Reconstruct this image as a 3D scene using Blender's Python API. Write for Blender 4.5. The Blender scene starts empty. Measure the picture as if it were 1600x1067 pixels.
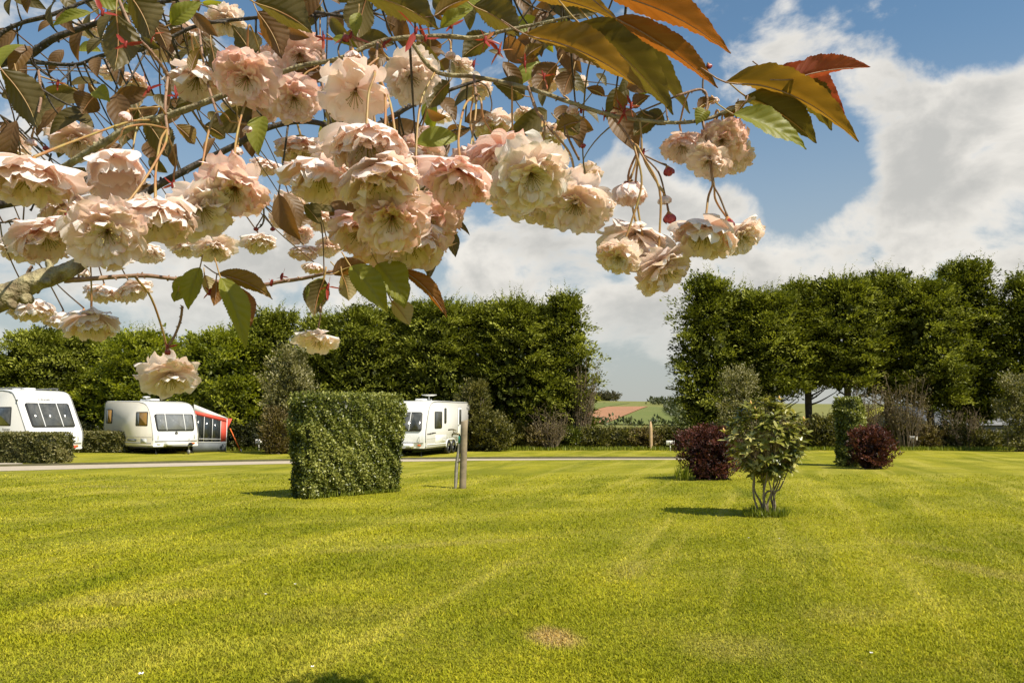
import bpy, math, random
import numpy as np
from mathutils import Vector, Matrix

# ------------------------------------------------------------------ camera, world, sun, exposure
SC = bpy.context.scene
COL = SC.collection
F = 1244.0
CAMH = 1.6
PITCH = math.atan(121.5 / F)
cam = bpy.data.cameras.new('camera'); cam.lens = F / 1600 * 36; cam.sensor_width = 36
cam.clip_start = 0.02; cam.clip_end = 4000
cam_ob = bpy.data.objects.new('camera', cam); COL.objects.link(cam_ob)
cam_ob.location = (0, 0, CAMH); cam_ob.rotation_euler = (math.pi / 2 + PITCH, 0, 0)
SC.camera = cam_ob
SC.view_settings.view_transform = 'Standard'; SC.view_settings.look = 'None'
SC.view_settings.exposure = 0.42; SC.view_settings.gamma = 1; SC.view_settings.use_curve_mapping = False
SC.cycles.max_bounces = 8; SC.cycles.transparent_max_bounces = 8
SC.cycles.use_denoising = True

SUN = Vector((0.80, -0.62, 1.25)).normalized()
sl = bpy.data.lights.new('sun', 'SUN'); sl.energy = 5.0; sl.angle = math.radians(0.5); sl.color = (1, 0.92, 0.78)
so = bpy.data.objects.new('sun', sl); COL.objects.link(so)
so.rotation_euler = SUN.to_track_quat('Z', 'Y').to_euler(); so.location = (20, -20, 40)

fw = Vector((0, math.cos(PITCH), math.sin(PITCH))); upv = Vector((0, -math.sin(PITCH), math.cos(PITCH)))
def ray(x, y): return fw + Vector((1, 0, 0)) * ((x - 800) / F) + upv * ((533.5 - y) / F)
def at(x, y, Y):
    r = ray(x, y); return Vector((0, 0, CAMH)) + r * (Y / r.y)
def gnd(x, y):
    r = ray(x, y); return Vector((0, 0, CAMH)) + r * (CAMH / -r.z)
def base(x, Y): # ground point seen in photo column x at distance Y
    return Vector(((x - 800) / F * Y, Y, 0))
def zat(y, Y): return at(800, y, Y).z

W = bpy.data.worlds.new('World'); SC.world = W; W.use_nodes = True
def nn(nt, t, **k):
    n = nt.nodes.new(t)
    for a, b in k.items(): setattr(n, a, b)
    return n
def build_world():
    nt = W.node_tree; nt.nodes.clear(); L = nt.links.new
    out = nn(nt, 'ShaderNodeOutputWorld'); bg = nn(nt, 'ShaderNodeBackground'); bg.inputs[1].default_value = 0.12
    sky = nn(nt, 'ShaderNodeTexSky', sky_type='NISHITA'); sky.sun_disc = False
    sky.sun_elevation = math.asin(SUN.z); sky.sun_rotation = math.atan2(SUN.x, SUN.y)
    sky.air_density = 1.0; sky.dust_density = 0.6; sky.ozone_density = 1.0
    tc = nn(nt, 'ShaderNodeTexCoord'); G = tc.outputs['Generated']
    # blue of the sky a little warmer / greener, as in the photograph
    grade = nn(nt, 'ShaderNodeMixRGB', blend_type='MULTIPLY'); grade.inputs[0].default_value = 1
    grade.inputs[2].default_value = (.66, .80, .80, 1)
    L(sky.outputs[0], grade.inputs[1])
    # clouds: (photo x, y, angular radius, weight)
    blobs = [(1500, 290, .17, .62), (1420, 170, .09, .38), (1590, 200, .12, .45), (1560, 420, .20, .5), (1180, 60, .11, .46), (1390, 30, .09, .26),
             (1150, 400, .14, .62), (980, 370, .15, .62), (1000, 290, .075, .48), (1170, 330, .05, .40), (1280, 420, .10, .45), (840, 400, .13, .45), (690, 300, .07, .3), (690, 205, .05, .4),
             (450, 440, .14, .5), (330, 420, .12, .5), (100, 330, .12, .42), (60, 470, .14, .38), (620, 450, .10, .3), (960, 480, .14, .5),
             (1100, 560, .12, .25), (500, 560, .3, .35), (1500, 560, .2, .35), (60, 230, .08, .3), (1300, 320, .05, .2), (200,380,.1,.3),
             (1030,180,.05,.18),(-500, 200, .4, .5), (2200, 250, .45, .5), (1500, -500, .4, .4), (300, -700, .4, .4)]
    holes = [(1235, 265, .11, .50), (1075, 235, .075, .50), (1480, 30, .12, .3), (1000, 560, .1, .3), (560, 300, .1, .2), (1180, 330, .00, 0), (640, 520, .10, .25), (20, 520, .12, .30), (1325, 310, .10, .55), (1530, 40, .10, .35), (900, 240, .05, .2), (430,400,.05,.15)]
    acc = None
    for (px, py, r, w) in blobs + [(a, b, c, -d) for a, b, c, d in holes if c > 0]:
        d = ray(px, py).normalized()
        dist = nn(nt, 'ShaderNodeVectorMath', operation='DISTANCE'); L(G, dist.inputs[0]); dist.inputs[1].default_value = d
        mr = nn(nt, 'ShaderNodeMapRange', interpolation_type='SMOOTHSTEP')
        mr.inputs['From Min'].default_value = r * 1.15; mr.inputs['From Max'].default_value = r * 0.15
        mr.inputs['To Min'].default_value = 0; mr.inputs['To Max'].default_value = w
        L(dist.outputs['Value'], mr.inputs['Value'])
        if acc is None: acc = mr.outputs[0]
        else:
            m = nn(nt, 'ShaderNodeMath', operation='ADD'); L(acc, m.inputs[0]); L(mr.outputs[0], m.inputs[1]); acc = m.outputs[0]
    cl = nn(nt, 'ShaderNodeMath', operation='MINIMUM'); L(acc, cl.inputs[0]); cl.inputs[1].default_value = 0.72
    mp = nn(nt, 'ShaderNodeMapping'); mp.inputs['Scale'].default_value = (1, 1, 1.5); L(G, mp.inputs[0])
    n1 = nn(nt, 'ShaderNodeTexNoise'); n1.inputs['Scale'].default_value = 7.5; n1.inputs['Detail'].default_value = 9; n1.inputs['Roughness'].default_value = .58
    n1.inputs['Distortion'].default_value = .25
    L(mp.outputs[0], n1.inputs['Vector'])
    a = nn(nt, 'ShaderNodeMath', operation='MULTIPLY_ADD'); L(n1.outputs['Fac'], a.inputs[0]); a.inputs[1].default_value = 2.7; a.inputs[2].default_value = -1.50
    s = nn(nt, 'ShaderNodeMath', operation='ADD'); L(a.outputs[0], s.inputs[0]); L(cl.outputs[0], s.inputs[1])
    mk = nn(nt, 'ShaderNodeMapRange', interpolation_type='SMOOTHSTEP'); mk.inputs['From Min'].default_value = .08; mk.inputs['From Max'].default_value = .52
    L(s.outputs[0], mk.inputs['Value'])
    # thin veil towards the horizon
    sep = nn(nt, 'ShaderNodeSeparateXYZ'); L(G, sep.inputs[0])
    veil = nn(nt, 'ShaderNodeMapRange', interpolation_type='SMOOTHSTEP'); veil.inputs['From Min'].default_value = .46; veil.inputs['From Max'].default_value = -.02
    veil.inputs['To Max'].default_value = .92
    L(sep.outputs[2], veil.inputs['Value'])
    # cloud tone: thick parts grey, edges bright
    n2 = nn(nt, 'ShaderNodeTexNoise'); n2.inputs['Scale'].default_value = 7; n2.inputs['Detail'].default_value = 6; n2.inputs['Roughness'].default_value = .5
    off = nn(nt, 'ShaderNodeVectorMath', operation='ADD'); L(mp.outputs[0], off.inputs[0]); off.inputs[1].default_value = (-.02, 0, -.05); L(off.outputs[0], n2.inputs['Vector'])
    df = nn(nt, 'ShaderNodeMath', operation='MULTIPLY_ADD'); L(s.outputs[0], df.inputs[0]); df.inputs[1].default_value = -.75; 
    L(n2.outputs['Fac'], df.inputs[2])
    tone = nn(nt, 'ShaderNodeMapRange', interpolation_type='SMOOTHSTEP'); tone.inputs['From Min'].default_value = -.25; tone.inputs['From Max'].default_value = .42; L(df.outputs[0], tone.inputs['Value'])
    cc = nn(nt, 'ShaderNodeMixRGB'); L(tone.outputs[0], cc.inputs[0])
    cc.inputs[1].default_value = (3.6, 3.52, 3.3, 1); cc.inputs[2].default_value = (6.0, 5.7, 5.2, 1)
    m1 = nn(nt, 'ShaderNodeMixRGB'); L(veil.outputs[0], m1.inputs[0]); L(grade.outputs[0], m1.inputs[1]); m1.inputs[2].default_value = (2.95, 2.98, 2.85, 1)
    m2 = nn(nt, 'ShaderNodeMixRGB'); 
    fm = nn(nt, 'ShaderNodeMath', operation='MULTIPLY'); fm.inputs[1].default_value = .93; L(mk.outputs[0], fm.inputs[0])
    hz = nn(nt, 'ShaderNodeMapRange', interpolation_type='SMOOTHSTEP'); hz.inputs['From Min'].default_value = .0; hz.inputs['From Max'].default_value = .17; hz.inputs['To Min'].default_value = .15; L(sep.outputs[2], hz.inputs['Value'])
    fq = nn(nt, 'ShaderNodeMath', operation='MULTIPLY'); L(fm.outputs[0], fq.inputs[0]); L(hz.outputs[0], fq.inputs[1]); L(fq.outputs[0], m2.inputs[0]); L(m1.outputs[0], m2.inputs[1]); L(cc.outputs[0], m2.inputs[2])
    L(m2.outputs[0], bg.inputs[0]); L(bg.outputs[0], out.inputs[0])
build_world()

# ------------------------------------------------------------------ helpers
rng = np.random.default_rng(7)
R = random.Random(11)
WORG = {}

class Geo:
    def __init__(s): s.V = []; s.F = []; s.T = []; s.U = []; s.n = 0
    def add(s, V, Fs, t=0.5, uv=None):
        V = np.asarray(V, float).reshape(-1, 3)
        s.V.append(V)
        for f in (Fs if isinstance(Fs, (list, tuple)) and len(Fs) and isinstance(Fs[0], np.ndarray) else [np.asarray(Fs)]):
            s.F.append(np.asarray(f, np.int64) + s.n)
        s.T.append(np.broadcast_to(np.asarray(t, float), (len(V),)).copy())
        s.U.append(np.zeros((len(V), 2)) if uv is None else np.asarray(uv, float))
        s.n += len(V); return s
    def merge(s, g):
        for f in g.F: s.F.append(f + s.n)
        s.V += g.V; s.T += g.T; s.U += g.U; s.n += g.n; return s
    def mesh(s, name, mat, origin=(0, 0, 0), smooth=False):
        V = np.concatenate(s.V) - np.asarray(origin, float)
        T = np.concatenate(s.T); U = np.concatenate(s.U)
        me = bpy.data.meshes.new(name)
        me.vertices.add(len(V)); me.vertices.foreach_set('co', V.astype(np.float32).ravel())
        li = np.concatenate([f.ravel() for f in s.F]); tot = np.concatenate([np.full(len(f), f.shape[1]) for f in s.F])
        st = np.concatenate([[0], np.cumsum(tot)[:-1]])
        me.loops.add(len(li)); me.loops.foreach_set('vertex_index', li.astype(np.int32))
        me.polygons.add(len(tot)); me.polygons.foreach_set('loop_start', st.astype(np.int32)); me.polygons.foreach_set('loop_total', tot.astype(np.int32))
        if smooth: me.polygons.foreach_set('use_smooth', np.ones(len(tot), bool))
        a = me.attributes.new('tint', 'FLOAT', 'POINT'); a.data.foreach_set('value', T.astype(np.float32))
        uvl = me.uv_layers.new(name='UVMap'); uvl.data.foreach_set('uv', U[li].astype(np.float32).ravel())
        me.update(calc_edges=True); me.validate()
        if mat: me.materials.append(mat)
        return me

def link(me, name, parent=None, org=(0, 0, 0)):
    o = bpy.data.objects.new(name, me); COL.objects.link(o)
    org = Vector(org)
    if parent is not None:
        o.parent = parent; o.location = org - WORG.get(parent.name, Vector((0, 0, 0)))
    else: o.location = org
    WORG[o.name] = org
    return o
def put(geo, name, mat, parent=None, org=(0, 0, 0), smooth=False):
    return link(geo.mesh(name, mat, org, smooth), name, parent, org)
def local(geo, name, mat, parent, smooth=False):   # geometry already in the parent's own frame
    o = bpy.data.objects.new(name, geo.mesh(name, mat, (0, 0, 0), smooth)); COL.objects.link(o); o.parent = parent
    return o
def empty(name, loc, rz=0):
    o = bpy.data.objects.new(name, None); COL.objects.link(o); o.location = loc; o.rotation_euler = (0, 0, rz)
    o.empty_display_size = .2; WORG[o.name] = Vector(loc); return o
def tag(o, label, cat, group=None):
    o['label'] = label; o['category'] = cat
    if group: o['group'] = group
    return o
def kind(o, k): o['kind'] = k; return o

def norm(a): return a / (np.linalg.norm(a, axis=-1, keepdims=True) + 1e-9)

def frames(d, nrm):
    d = norm(d); side = norm(np.cross(nrm, d)); n = np.cross(d, side); return d, side, n
# templates: columns are (along, across, lift)
T_DIA = (np.array([[0, 0, 0], [.45, .5, .16], [1, 0, -.08], [.45, -.5, .16]]), [np.array([[0, 1, 2], [0, 2, 3]])])
T_LONG = (np.array([[0, 0, 0], [.3, .5, .14], [.75, .38, .1], [1, 0, -.1], [.75, -.38, .1], [.3, -.5, .14], [.5, 0, .03]]),
          [np.array([[0, 1, 6], [1, 2, 6], [2, 3, 6], [3, 4, 6], [4, 5, 6], [5, 0, 6]])])
def scatter(g, P, D, N, ln, wd, tint, tpl=T_DIA):
    d, s, n = frames(D, N)
    tv, tf = tpl; k = len(tv); m = len(P)
    ln = np.broadcast_to(ln, (m,)); wd = np.broadcast_to(wd, (m,))
    V = P[:, None, :] + d[:, None, :] * (tv[None, :, 0:1] * ln[:, None, None]) + s[:, None, :] * (tv[None, :, 1:2] * wd[:, None, None]) + n[:, None, :] * (tv[None, :, 2:3] * wd[:, None, None])
    idx = (np.arange(m) * k)[:, None, None]
    g.add(V.reshape(-1, 3), [(f[None] + idx).reshape(-1, f.shape[1]) for f in tf], np.repeat(np.broadcast_to(tint, (m,)), k))

def catmull(pts, n=6):
    P = np.asarray(pts, float); P = np.vstack([2 * P[0] - P[1], P, 2 * P[-1] - P[-2]]); out = []
    for i in range(1, len(P) - 2):
        p0, p1, p2, p3 = P[i - 1:i + 3]
        for t in np.linspace(0, 1, n, endpoint=False):
            out.append(.5 * ((2 * p1) + (-p0 + p2) * t + (2 * p0 - 5 * p1 + 4 * p2 - p3) * t * t + (-p0 + 3 * p1 - 3 * p2 + p3) * t ** 3))
    out.append(P[-2]); return np.array(out)
def tube(g, pts, rad, seg=8, n=6, rough=0, tint=.5, sub=True):
    """tapered tube through pts; rad a number or one per point"""
    pts = np.asarray([tuple(p) for p in pts], float); rad = np.broadcast_to(rad, (len(pts),)).astype(float)
    q = catmull(np.c_[pts, rad], n) if sub and len(pts) > 1 else np.c_[pts, rad]
    P = q[:, :3]; r = q[:, 3]
    T = norm(np.gradient(P, axis=0))
    u = np.cross(T[0], [0.13, .21, .95]); u = u / (np.linalg.norm(u) + 1e-9); rings = []
    for i in range(len(P)):
        u = u - T[i] * np.dot(u, T[i]); u = u / (np.linalg.norm(u) + 1e-9); v = np.cross(T[i], u)
        a = np.linspace(0, 2 * np.pi, seg, endpoint=False)
        rr = r[i] * (1 + (rng.uniform(-rough, rough, seg) if rough else 0))
        rings.append(P[i] + (np.cos(a) * rr)[:, None] * u + (np.sin(a) * rr)[:, None] * v)
    V = np.concatenate(rings + [P[:1], P[-1:]]); m = len(P); fs = []
    for i in range(m - 1):
        a = np.arange(seg); b = (a + 1) % seg
        fs.append(np.stack([i * seg + a, i * seg + b, (i + 1) * seg + b, (i + 1) * seg + a], 1))
    a = np.arange(seg); b = (a + 1) % seg
    tri = np.concatenate([np.stack([b, a, np.full(seg, m * seg)], 1), np.stack([(m - 1) * seg + a, (m - 1) * seg + b, np.full(seg, m * seg + 1)], 1)])
    uv = np.zeros((len(V), 2)); uv[:m * seg, 0] = np.tile(np.arange(seg) / seg, m)
    g.add(V, [np.concatenate(fs), tri], tint, uv); return g
def box(g, c, s, rz=0, tint=.5, taper=1.0):
    x, y, z = [v / 2 for v in s]; t = taper
    V = np.array([[-x, -y, -z], [x, -y, -z], [x, y, -z], [-x, y, -z], [-x * t, -y * t, z], [x * t, -y * t, z], [x * t, y * t, z], [-x * t, y * t, z]])
    ca, sa = math.cos(rz), math.sin(rz); V[:, :2] = V[:, :2] @ np.array([[ca, sa], [-sa, ca]])
    g.add(V + np.asarray(tuple(c)), np.array([[3, 2, 1, 0], [4, 5, 6, 7], [0, 1, 5, 4], [1, 2, 6, 5], [2, 3, 7, 6], [3, 0, 4, 7]]), tint); return g
def lathe(g, c, prof, seg=16, axis='z', tint=.5):
    a = np.linspace(0, 2 * np.pi, seg, endpoint=False); V = []
    for r, z in prof: V.append(np.stack([np.cos(a) * r, np.sin(a) * r, np.full(seg, z)], 1))
    V = np.concatenate(V)
    if axis == 'y': V = V[:, [0, 2, 1]] * np.array([1, 1, -1])
    if axis == 'x': V = V[:, [2, 0, 1]]
    f = []; k = np.arange(seg); b = (k + 1) % seg
    for i in range(len(prof) - 1): f.append(np.stack([i * seg + k, i * seg + b, (i + 1) * seg + b, (i + 1) * seg + k], 1))
    g.add(V + np.asarray(tuple(c)), [np.concatenate(f)], tint); return g
def panel(g, c, ux, uz, w, h, th, rad=.05, skew=0, tint=.5):
    """rounded slab; ux, uz unit in-plane axes, thickness along their cross product, skew widens the bottom"""
    c = np.asarray(tuple(c), float); ux = norm(np.asarray(tuple(ux), float)); uz = norm(np.asarray(tuple(uz), float)); n = np.cross(ux, uz); pts = []
    rad = min(rad, w / 2.01, h / 2.01)
    for (sx, sz, a0) in ((1, 1, 0), (-1, 1, 90), (-1, -1, 180), (1, -1, 270)):
        for a in np.radians(np.linspace(a0, a0 + 90, 5)):
            x = sx * (w / 2 - rad) + rad * math.cos(a); z = sz * (h / 2 - rad) + rad * math.sin(a)
            pts.append((x * (1 + skew * (-z / h)), z))
    m = len(pts); A = np.array([c + ux * x + uz * z for x, z in pts]); e = th * .35
    B = np.array([c + ux * x * (1 - e / w) + uz * z * (1 - e / h) + n * th for x, z in pts])
    k = np.arange(m); b = (k + 1) % m
    g.add(np.concatenate([A, B]), [np.stack([k, b, m + b, m + k], 1), (m + k)[None, :], k[::-1][None, :]], tint); return g

# ------------------------------------------------------------------ materials
def newmat(name):
    m = bpy.data.materials.new(name); m.use_nodes = True; nt = m.node_tree; nt.nodes.clear()
    return m, nt, nt.links.new
def plain(name, col, rough=.5, metal=0, spec=.5, noise=0, nscale=8, bump=0, col2=None, coat=0):
    m, nt, L = newmat(name); out = nn(nt, 'ShaderNodeOutputMaterial'); p = nn(nt, 'ShaderNodeBsdfPrincipled'); L(p.outputs[0], out.inputs[0])
    p.inputs['Base Color'].default_value = (*col, 1); p.inputs['Roughness'].default_value = rough; p.inputs['Metallic'].default_value = metal
    p.inputs['Specular IOR Level'].default_value = spec; p.inputs['Coat Weight'].default_value = coat
    if noise or bump:
        tc = nn(nt, 'ShaderNodeTexCoord'); n = nn(nt, 'ShaderNodeTexNoise'); n.inputs['Scale'].default_value = nscale; n.inputs['Detail'].default_value = 6
        L(tc.outputs['Object'], n.inputs['Vector'])
        mx = nn(nt, 'ShaderNodeMixRGB'); mr = nn(nt, 'ShaderNodeMapRange'); mr.inputs['From Min'].default_value = .35; mr.inputs['From Max'].default_value = .65
        mr.inputs['To Max'].default_value = noise; L(n.outputs['Fac'], mr.inputs['Value']); L(mr.outputs[0], mx.inputs[0])
        c2 = col2 or tuple(c * .5 for c in col); mx.inputs[1].default_value = (*col, 1); mx.inputs[2].default_value = (*c2, 1); L(mx.outputs[0], p.inputs['Base Color'])
        if bump:
            b = nn(nt, 'ShaderNodeBump'); b.inputs['Strength'].default_value = bump; b.inputs['Distance'].default_value = .01; L(n.outputs['Fac'], b.inputs['Height']); L(b.outputs[0], p.inputs['Normal'])
    return m
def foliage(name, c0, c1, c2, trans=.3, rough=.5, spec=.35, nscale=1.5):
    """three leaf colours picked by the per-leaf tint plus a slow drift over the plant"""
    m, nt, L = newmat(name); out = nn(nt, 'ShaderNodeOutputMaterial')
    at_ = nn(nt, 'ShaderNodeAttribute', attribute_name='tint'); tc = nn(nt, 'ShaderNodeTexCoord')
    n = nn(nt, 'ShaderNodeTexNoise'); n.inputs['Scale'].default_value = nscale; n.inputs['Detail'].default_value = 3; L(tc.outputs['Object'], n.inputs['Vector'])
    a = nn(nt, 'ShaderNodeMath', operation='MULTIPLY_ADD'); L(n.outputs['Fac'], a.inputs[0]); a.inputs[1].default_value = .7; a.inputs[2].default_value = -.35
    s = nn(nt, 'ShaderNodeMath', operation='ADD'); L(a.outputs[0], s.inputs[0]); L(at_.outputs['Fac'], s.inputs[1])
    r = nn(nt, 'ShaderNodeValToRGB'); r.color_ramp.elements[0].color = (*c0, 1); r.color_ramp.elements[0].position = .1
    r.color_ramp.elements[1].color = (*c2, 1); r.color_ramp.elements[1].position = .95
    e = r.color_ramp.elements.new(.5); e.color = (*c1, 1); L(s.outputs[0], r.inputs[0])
    p = nn(nt, 'ShaderNodeBsdfPrincipled'); L(r.outputs[0], p.inputs['Base Color']); p.inputs['Roughness'].default_value = rough; p.inputs['Specular IOR Level'].default_value = spec
    if trans:
        t = nn(nt, 'ShaderNodeBsdfTranslucent'); hs = nn(nt, 'ShaderNodeMixRGB', blend_type='MULTIPLY'); hs.inputs[0].default_value = 1; hs.inputs[2].default_value = (1.25, 1.3, .5, 1)
        L(r.outputs[0], hs.inputs[1]); L(hs.outputs[0], t.inputs['Color'])
        mx = nn(nt, 'ShaderNodeMixShader'); mx.inputs[0].default_value = trans; L(p.outputs[0], mx.inputs[1]); L(t.outputs[0], mx.inputs[2]); L(mx.outputs[0], out.inputs[0])
    else: L(p.outputs[0], out.inputs[0])
    return m

def lawn_color(nt):
    """lawn colour from the position on the ground: mowing bands, straw patches, fine mottling"""
    L = nt.links.new
    geo = nn(nt, 'ShaderNodeNewGeometry'); P = geo.outputs['Position']
    fl = nn(nt, 'ShaderNodeVectorMath', operation='MULTIPLY'); L(P, fl.inputs[0]); fl.inputs[1].default_value = (1, 1, 0); P = fl.outputs[0]
    def noise(sc, det=4, vec=None, rough=.55):
        n = nn(nt, 'ShaderNodeTexNoise'); n.inputs['Scale'].default_value = sc; n.inputs['Detail'].default_value = det; n.inputs['Roughness'].default_value = rough; L(vec or P, n.inputs['Vector']); return n.outputs['Fac']
    def mrange(v, a, b, c=0, d=1, sm=True):
        m = nn(nt, 'ShaderNodeMapRange', interpolation_type='SMOOTHSTEP' if sm else 'LINEAR'); L(v, m.inputs['Value'])
        for i, q in zip(('From Min', 'From Max', 'To Min', 'To Max'), (a, b, c, d)): m.inputs[i].default_value = q
        return m.outputs[0]
    def mix(f, a, b, bt='MIX'):
        m = nn(nt, 'ShaderNodeMixRGB', blend_type=bt)
        for i, q in ((0, f), (1, a), (2, b)):
            if isinstance(q, (int, float)): m.inputs[i].default_value = q
            elif isinstance(q, tuple): m.inputs[i].default_value = (*q, 1)
            else: L(q, m.inputs[i])
        return m.outputs[0]
    def math2(op, a, b):
        m = nn(nt, 'ShaderNodeMath', operation=op)
        for i, q in ((0, a), (1, b)):
            if isinstance(q, (int, float)): m.inputs[i].default_value = q
            else: L(q, m.inputs[i])
        return m.outputs[0]
    def stretched(ang, sx, sy, off=(0, 0, 0)):
        m = nn(nt, 'ShaderNodeMapping', vector_type='TEXTURE'); m.inputs['Rotation'].default_value = (0, 0, ang); m.inputs['Scale'].default_value = (sx, sy, 1); m.inputs['Location'].default_value = off
        L(P, m.inputs[0]); return m.outputs[0]
    base_ = mix(mrange(noise(.35, 5), .35, .65), (.215, .214, .011), (.350, .318, .020))
    # curved mowing bands on the left, straight ones running away on the right
    c1 = nn(nt, 'ShaderNodeVectorMath', operation='DISTANCE'); L(P, c1.inputs[0]); c1.inputs[1].default_value = (-6, 34, 0)
    wob = math2('MULTIPLY_ADD', noise(.25, 3), 2.2)
    wv = math2('SINE', math2('MULTIPLY', math2('ADD', c1.outputs['Value'], math2('MULTIPLY', noise(.22, 3), 2.2)), 2.6), 0)
    band = math2('MULTIPLY', mrange(wv, -.6, .9), mrange(noise(.5, 3, stretched(.35, 3, .8)), .4, .62))
    col = mix(math2('MULTIPLY', band, .6), base_, (.44, .39, .060))
    st = noise(.9, 3, stretched(math.atan2(1, .32), 7, .45))
    col = mix(math2('MULTIPLY', mrange(st, .5, .68), .65), col, (.44, .38, .065))
    dk = noise(.8, 4, stretched(math.atan2(1, .32) + .1, 5, .8, (3, 9, 0)))
    col = mix(math2('MULTIPLY', mrange(dk, .54, .72), .65), col, (.105, .130, .004))
    rm = stretched(-math.atan2(.32, 1), 1, 1); sx = nn(nt, 'ShaderNodeSeparateXYZ'); L(rm, sx.inputs[0])
    lane = math2('SINE', math2('ADD', math2('MULTIPLY', sx.outputs[0], 2.9), math2('MULTIPLY', noise(.35, 3), 3.5)), 0)
    col = mix(math2('MULTIPLY', mrange(lane, -.3, .9), .26), col, (.150, .170, .005))
    fine = mrange(noise(9, 5, rough=.7), .38, .66)
    col = mix(math2('MULTIPLY', fine, .38), col, (.110, .125, .004))
    moss = mrange(noise(2.3, 5, rough=.65), .52, .70)
    col = mix(math2('MULTIPLY', moss, .35), col, (.29, .235, .035))
    # worn patches: x, y, rx, ry, direction, strength
    for (px, py, rx, ry, ang, stg) in ((866, 996, .20, .32, .3, .95), (985, 890, .22, .7, -.35, .5), (1525, 890, .3, 1.1, .35, .6), (1430, 850, .25, .9, .5, .35), (1150, 1010, .45, .4, 0, .45), (220, 935, .9, .35, .3, .5), (120, 975, .5, .3, .3, .5), (1330, 960, .5, .4, 0, .35), (520, 960, .8, .4, .2, .3), (160, 760, 1.2, .35, 0, .5), (690, 850, 1.8, .22, .4, .4), (830, 880, .5, .1, .3, .35)):
        c = gnd(px, py)
        mp = nn(nt, 'ShaderNodeMapping', vector_type='TEXTURE'); mp.inputs['Location'].default_value = c; mp.inputs['Rotation'].default_value = (0, 0, ang); mp.inputs['Scale'].default_value = (rx, ry, 1)
        L(P, mp.inputs[0]); ln = nn(nt, 'ShaderNodeVectorMath', operation='LENGTH'); L(mp.outputs[0], ln.inputs[0])
        d = math2('ADD', ln.outputs['Value'], math2('MULTIPLY', noise(5, 4), .9))
        col = mix(math2('MULTIPLY', mrange(d, 1.75, .75), stg), col, (.42, .29, .125) if stg > .9 else (.34, .28, .075))
    return col
def grass_mats():
    m, nt, L = newmat('lawn'); out = nn(nt, 'ShaderNodeOutputMaterial'); p = nn(nt, 'ShaderNodeBsdfPrincipled'); col = lawn_color(nt); L(col, p.inputs['Base Color'])
    p.inputs['Roughness'].default_value = .85; p.inputs['Specular IOR Level'].default_value = .15
    tc = nn(nt, 'ShaderNodeNewGeometry'); n = nn(nt, 'ShaderNodeTexNoise'); n.inputs['Scale'].default_value = 14; n.inputs['Detail'].default_value = 8; n.inputs['Roughness'].default_value = .8; L(tc.outputs['Position'], n.inputs['Vector'])
    b = nn(nt, 'ShaderNodeBump'); b.inputs['Strength'].default_value = .9; b.inputs['Distance'].default_value = .05; L(n.outputs['Fac'], b.inputs['Height']); L(b.outputs[0], p.inputs['Normal']); L(p.outputs[0], out.inputs[0])
    g, nt, L = newmat('grass_blades'); out = nn(nt, 'ShaderNodeOutputMaterial'); p = nn(nt, 'ShaderNodeBsdfPrincipled'); col = lawn_color(nt)
    a = nn(nt, 'ShaderNodeAttribute', attribute_name='tint'); r = nn(nt, 'ShaderNodeValToRGB')
    r.color_ramp.elements[0].color = (.95, 1.05, .8, 1); r.color_ramp.elements[1].color = (1.95, 1.85, 1.5, 1)
    e = r.color_ramp.elements.new(.6); e.color = (1.45, 1.5, 1.0, 1); L(a.outputs['Fac'], r.inputs[0])
    mx = nn(nt, 'ShaderNodeMixRGB', blend_type='MULTIPLY'); mx.inputs[0].default_value = 1; L(col, mx.inputs[1]); L(r.outputs[0], mx.inputs[2]); L(mx.outputs[0], p.inputs['Base Color'])
    p.inputs['Roughness'].default_value = .6; p.inputs['Specular IOR Level'].default_value = .12
    t = nn(nt, 'ShaderNodeBsdfTranslucent'); L(mx.outputs[0], t.inputs[0]); ms = nn(nt, 'ShaderNodeMixShader'); ms.inputs[0].default_value = .35; L(p.outputs[0], ms.inputs[1]); L(t.outputs[0], ms.inputs[2]); L(ms.outputs[0], out.inputs[0])
    return m, g
M_LAWN, M_BLADE = grass_mats()
M_CONIFER = foliage('conifer_foliage', (.035, .042, .005), (.155, .172, .018), (.42, .43, .075), .20, spec=.15, nscale=.9)
M_MAPLE = foliage('maple_foliage', (.075, .095, .008), (.22, .24, .016), (.38, .39, .035), .35)
M_GREYLEAF = foliage('grey_foliage', (.075, .075, .022), (.20, .185, .065), (.42, .38, .20), .2)
M_BRAMBLE = foliage('bramble_foliage', (.045, .048, .012), (.11, .105, .024), (.24, .21, .06), .25)
M_BROWNTWIG = foliage('dry_foliage', (.07, .048, .018), (.15, .115, .040), (.28, .22, .08), .2)
M_PRIVET = foliage('hedge_foliage', (.030, .038, .004), (.110, .135, .014), (.36, .36, .09), .22, rough=.38, spec=.5, nscale=2.2)
M_PRIVET2 = foliage('hedge_foliage_dull', (.045, .050, .012), (.105, .105, .025), (.26, .23, .09), .2, rough=.45)
M_RED = foliage('purple_foliage', (.030, .010, .008), (.085, .024, .018), (.22, .075, .055), .25)
M_RHODO = foliage('rhododendron_foliage', (.08, .095, .014), (.24, .235, .035), (.56, .50, .17), .15, rough=.34, spec=.55)
M_TUFT = foliage('tuft_blades', (.09, .12, .010), (.18, .21, .015), (.30, .31, .04), .35)
M_WOODSTEM = plain('stem_bark', (.16, .115, .075), .85, noise=.8, nscale=20, bump=.4, col2=(.33, .27, .2))
M_TWIGS = plain('dry_twigs', (.13, .09, .055), .9, noise=.8, nscale=5, col2=(.22, .17, .11))
M_TRUNK = plain('trunk_bark', (.055, .042, .03), .9, noise=.8, nscale=6, bump=.6, col2=(.11, .09, .07))
M_WHITE = plain('caravan_white', (.80, .79, .75), .28, noise=.25, nscale=1.3, col2=(.72, .70, .64), coat=.3)
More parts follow.
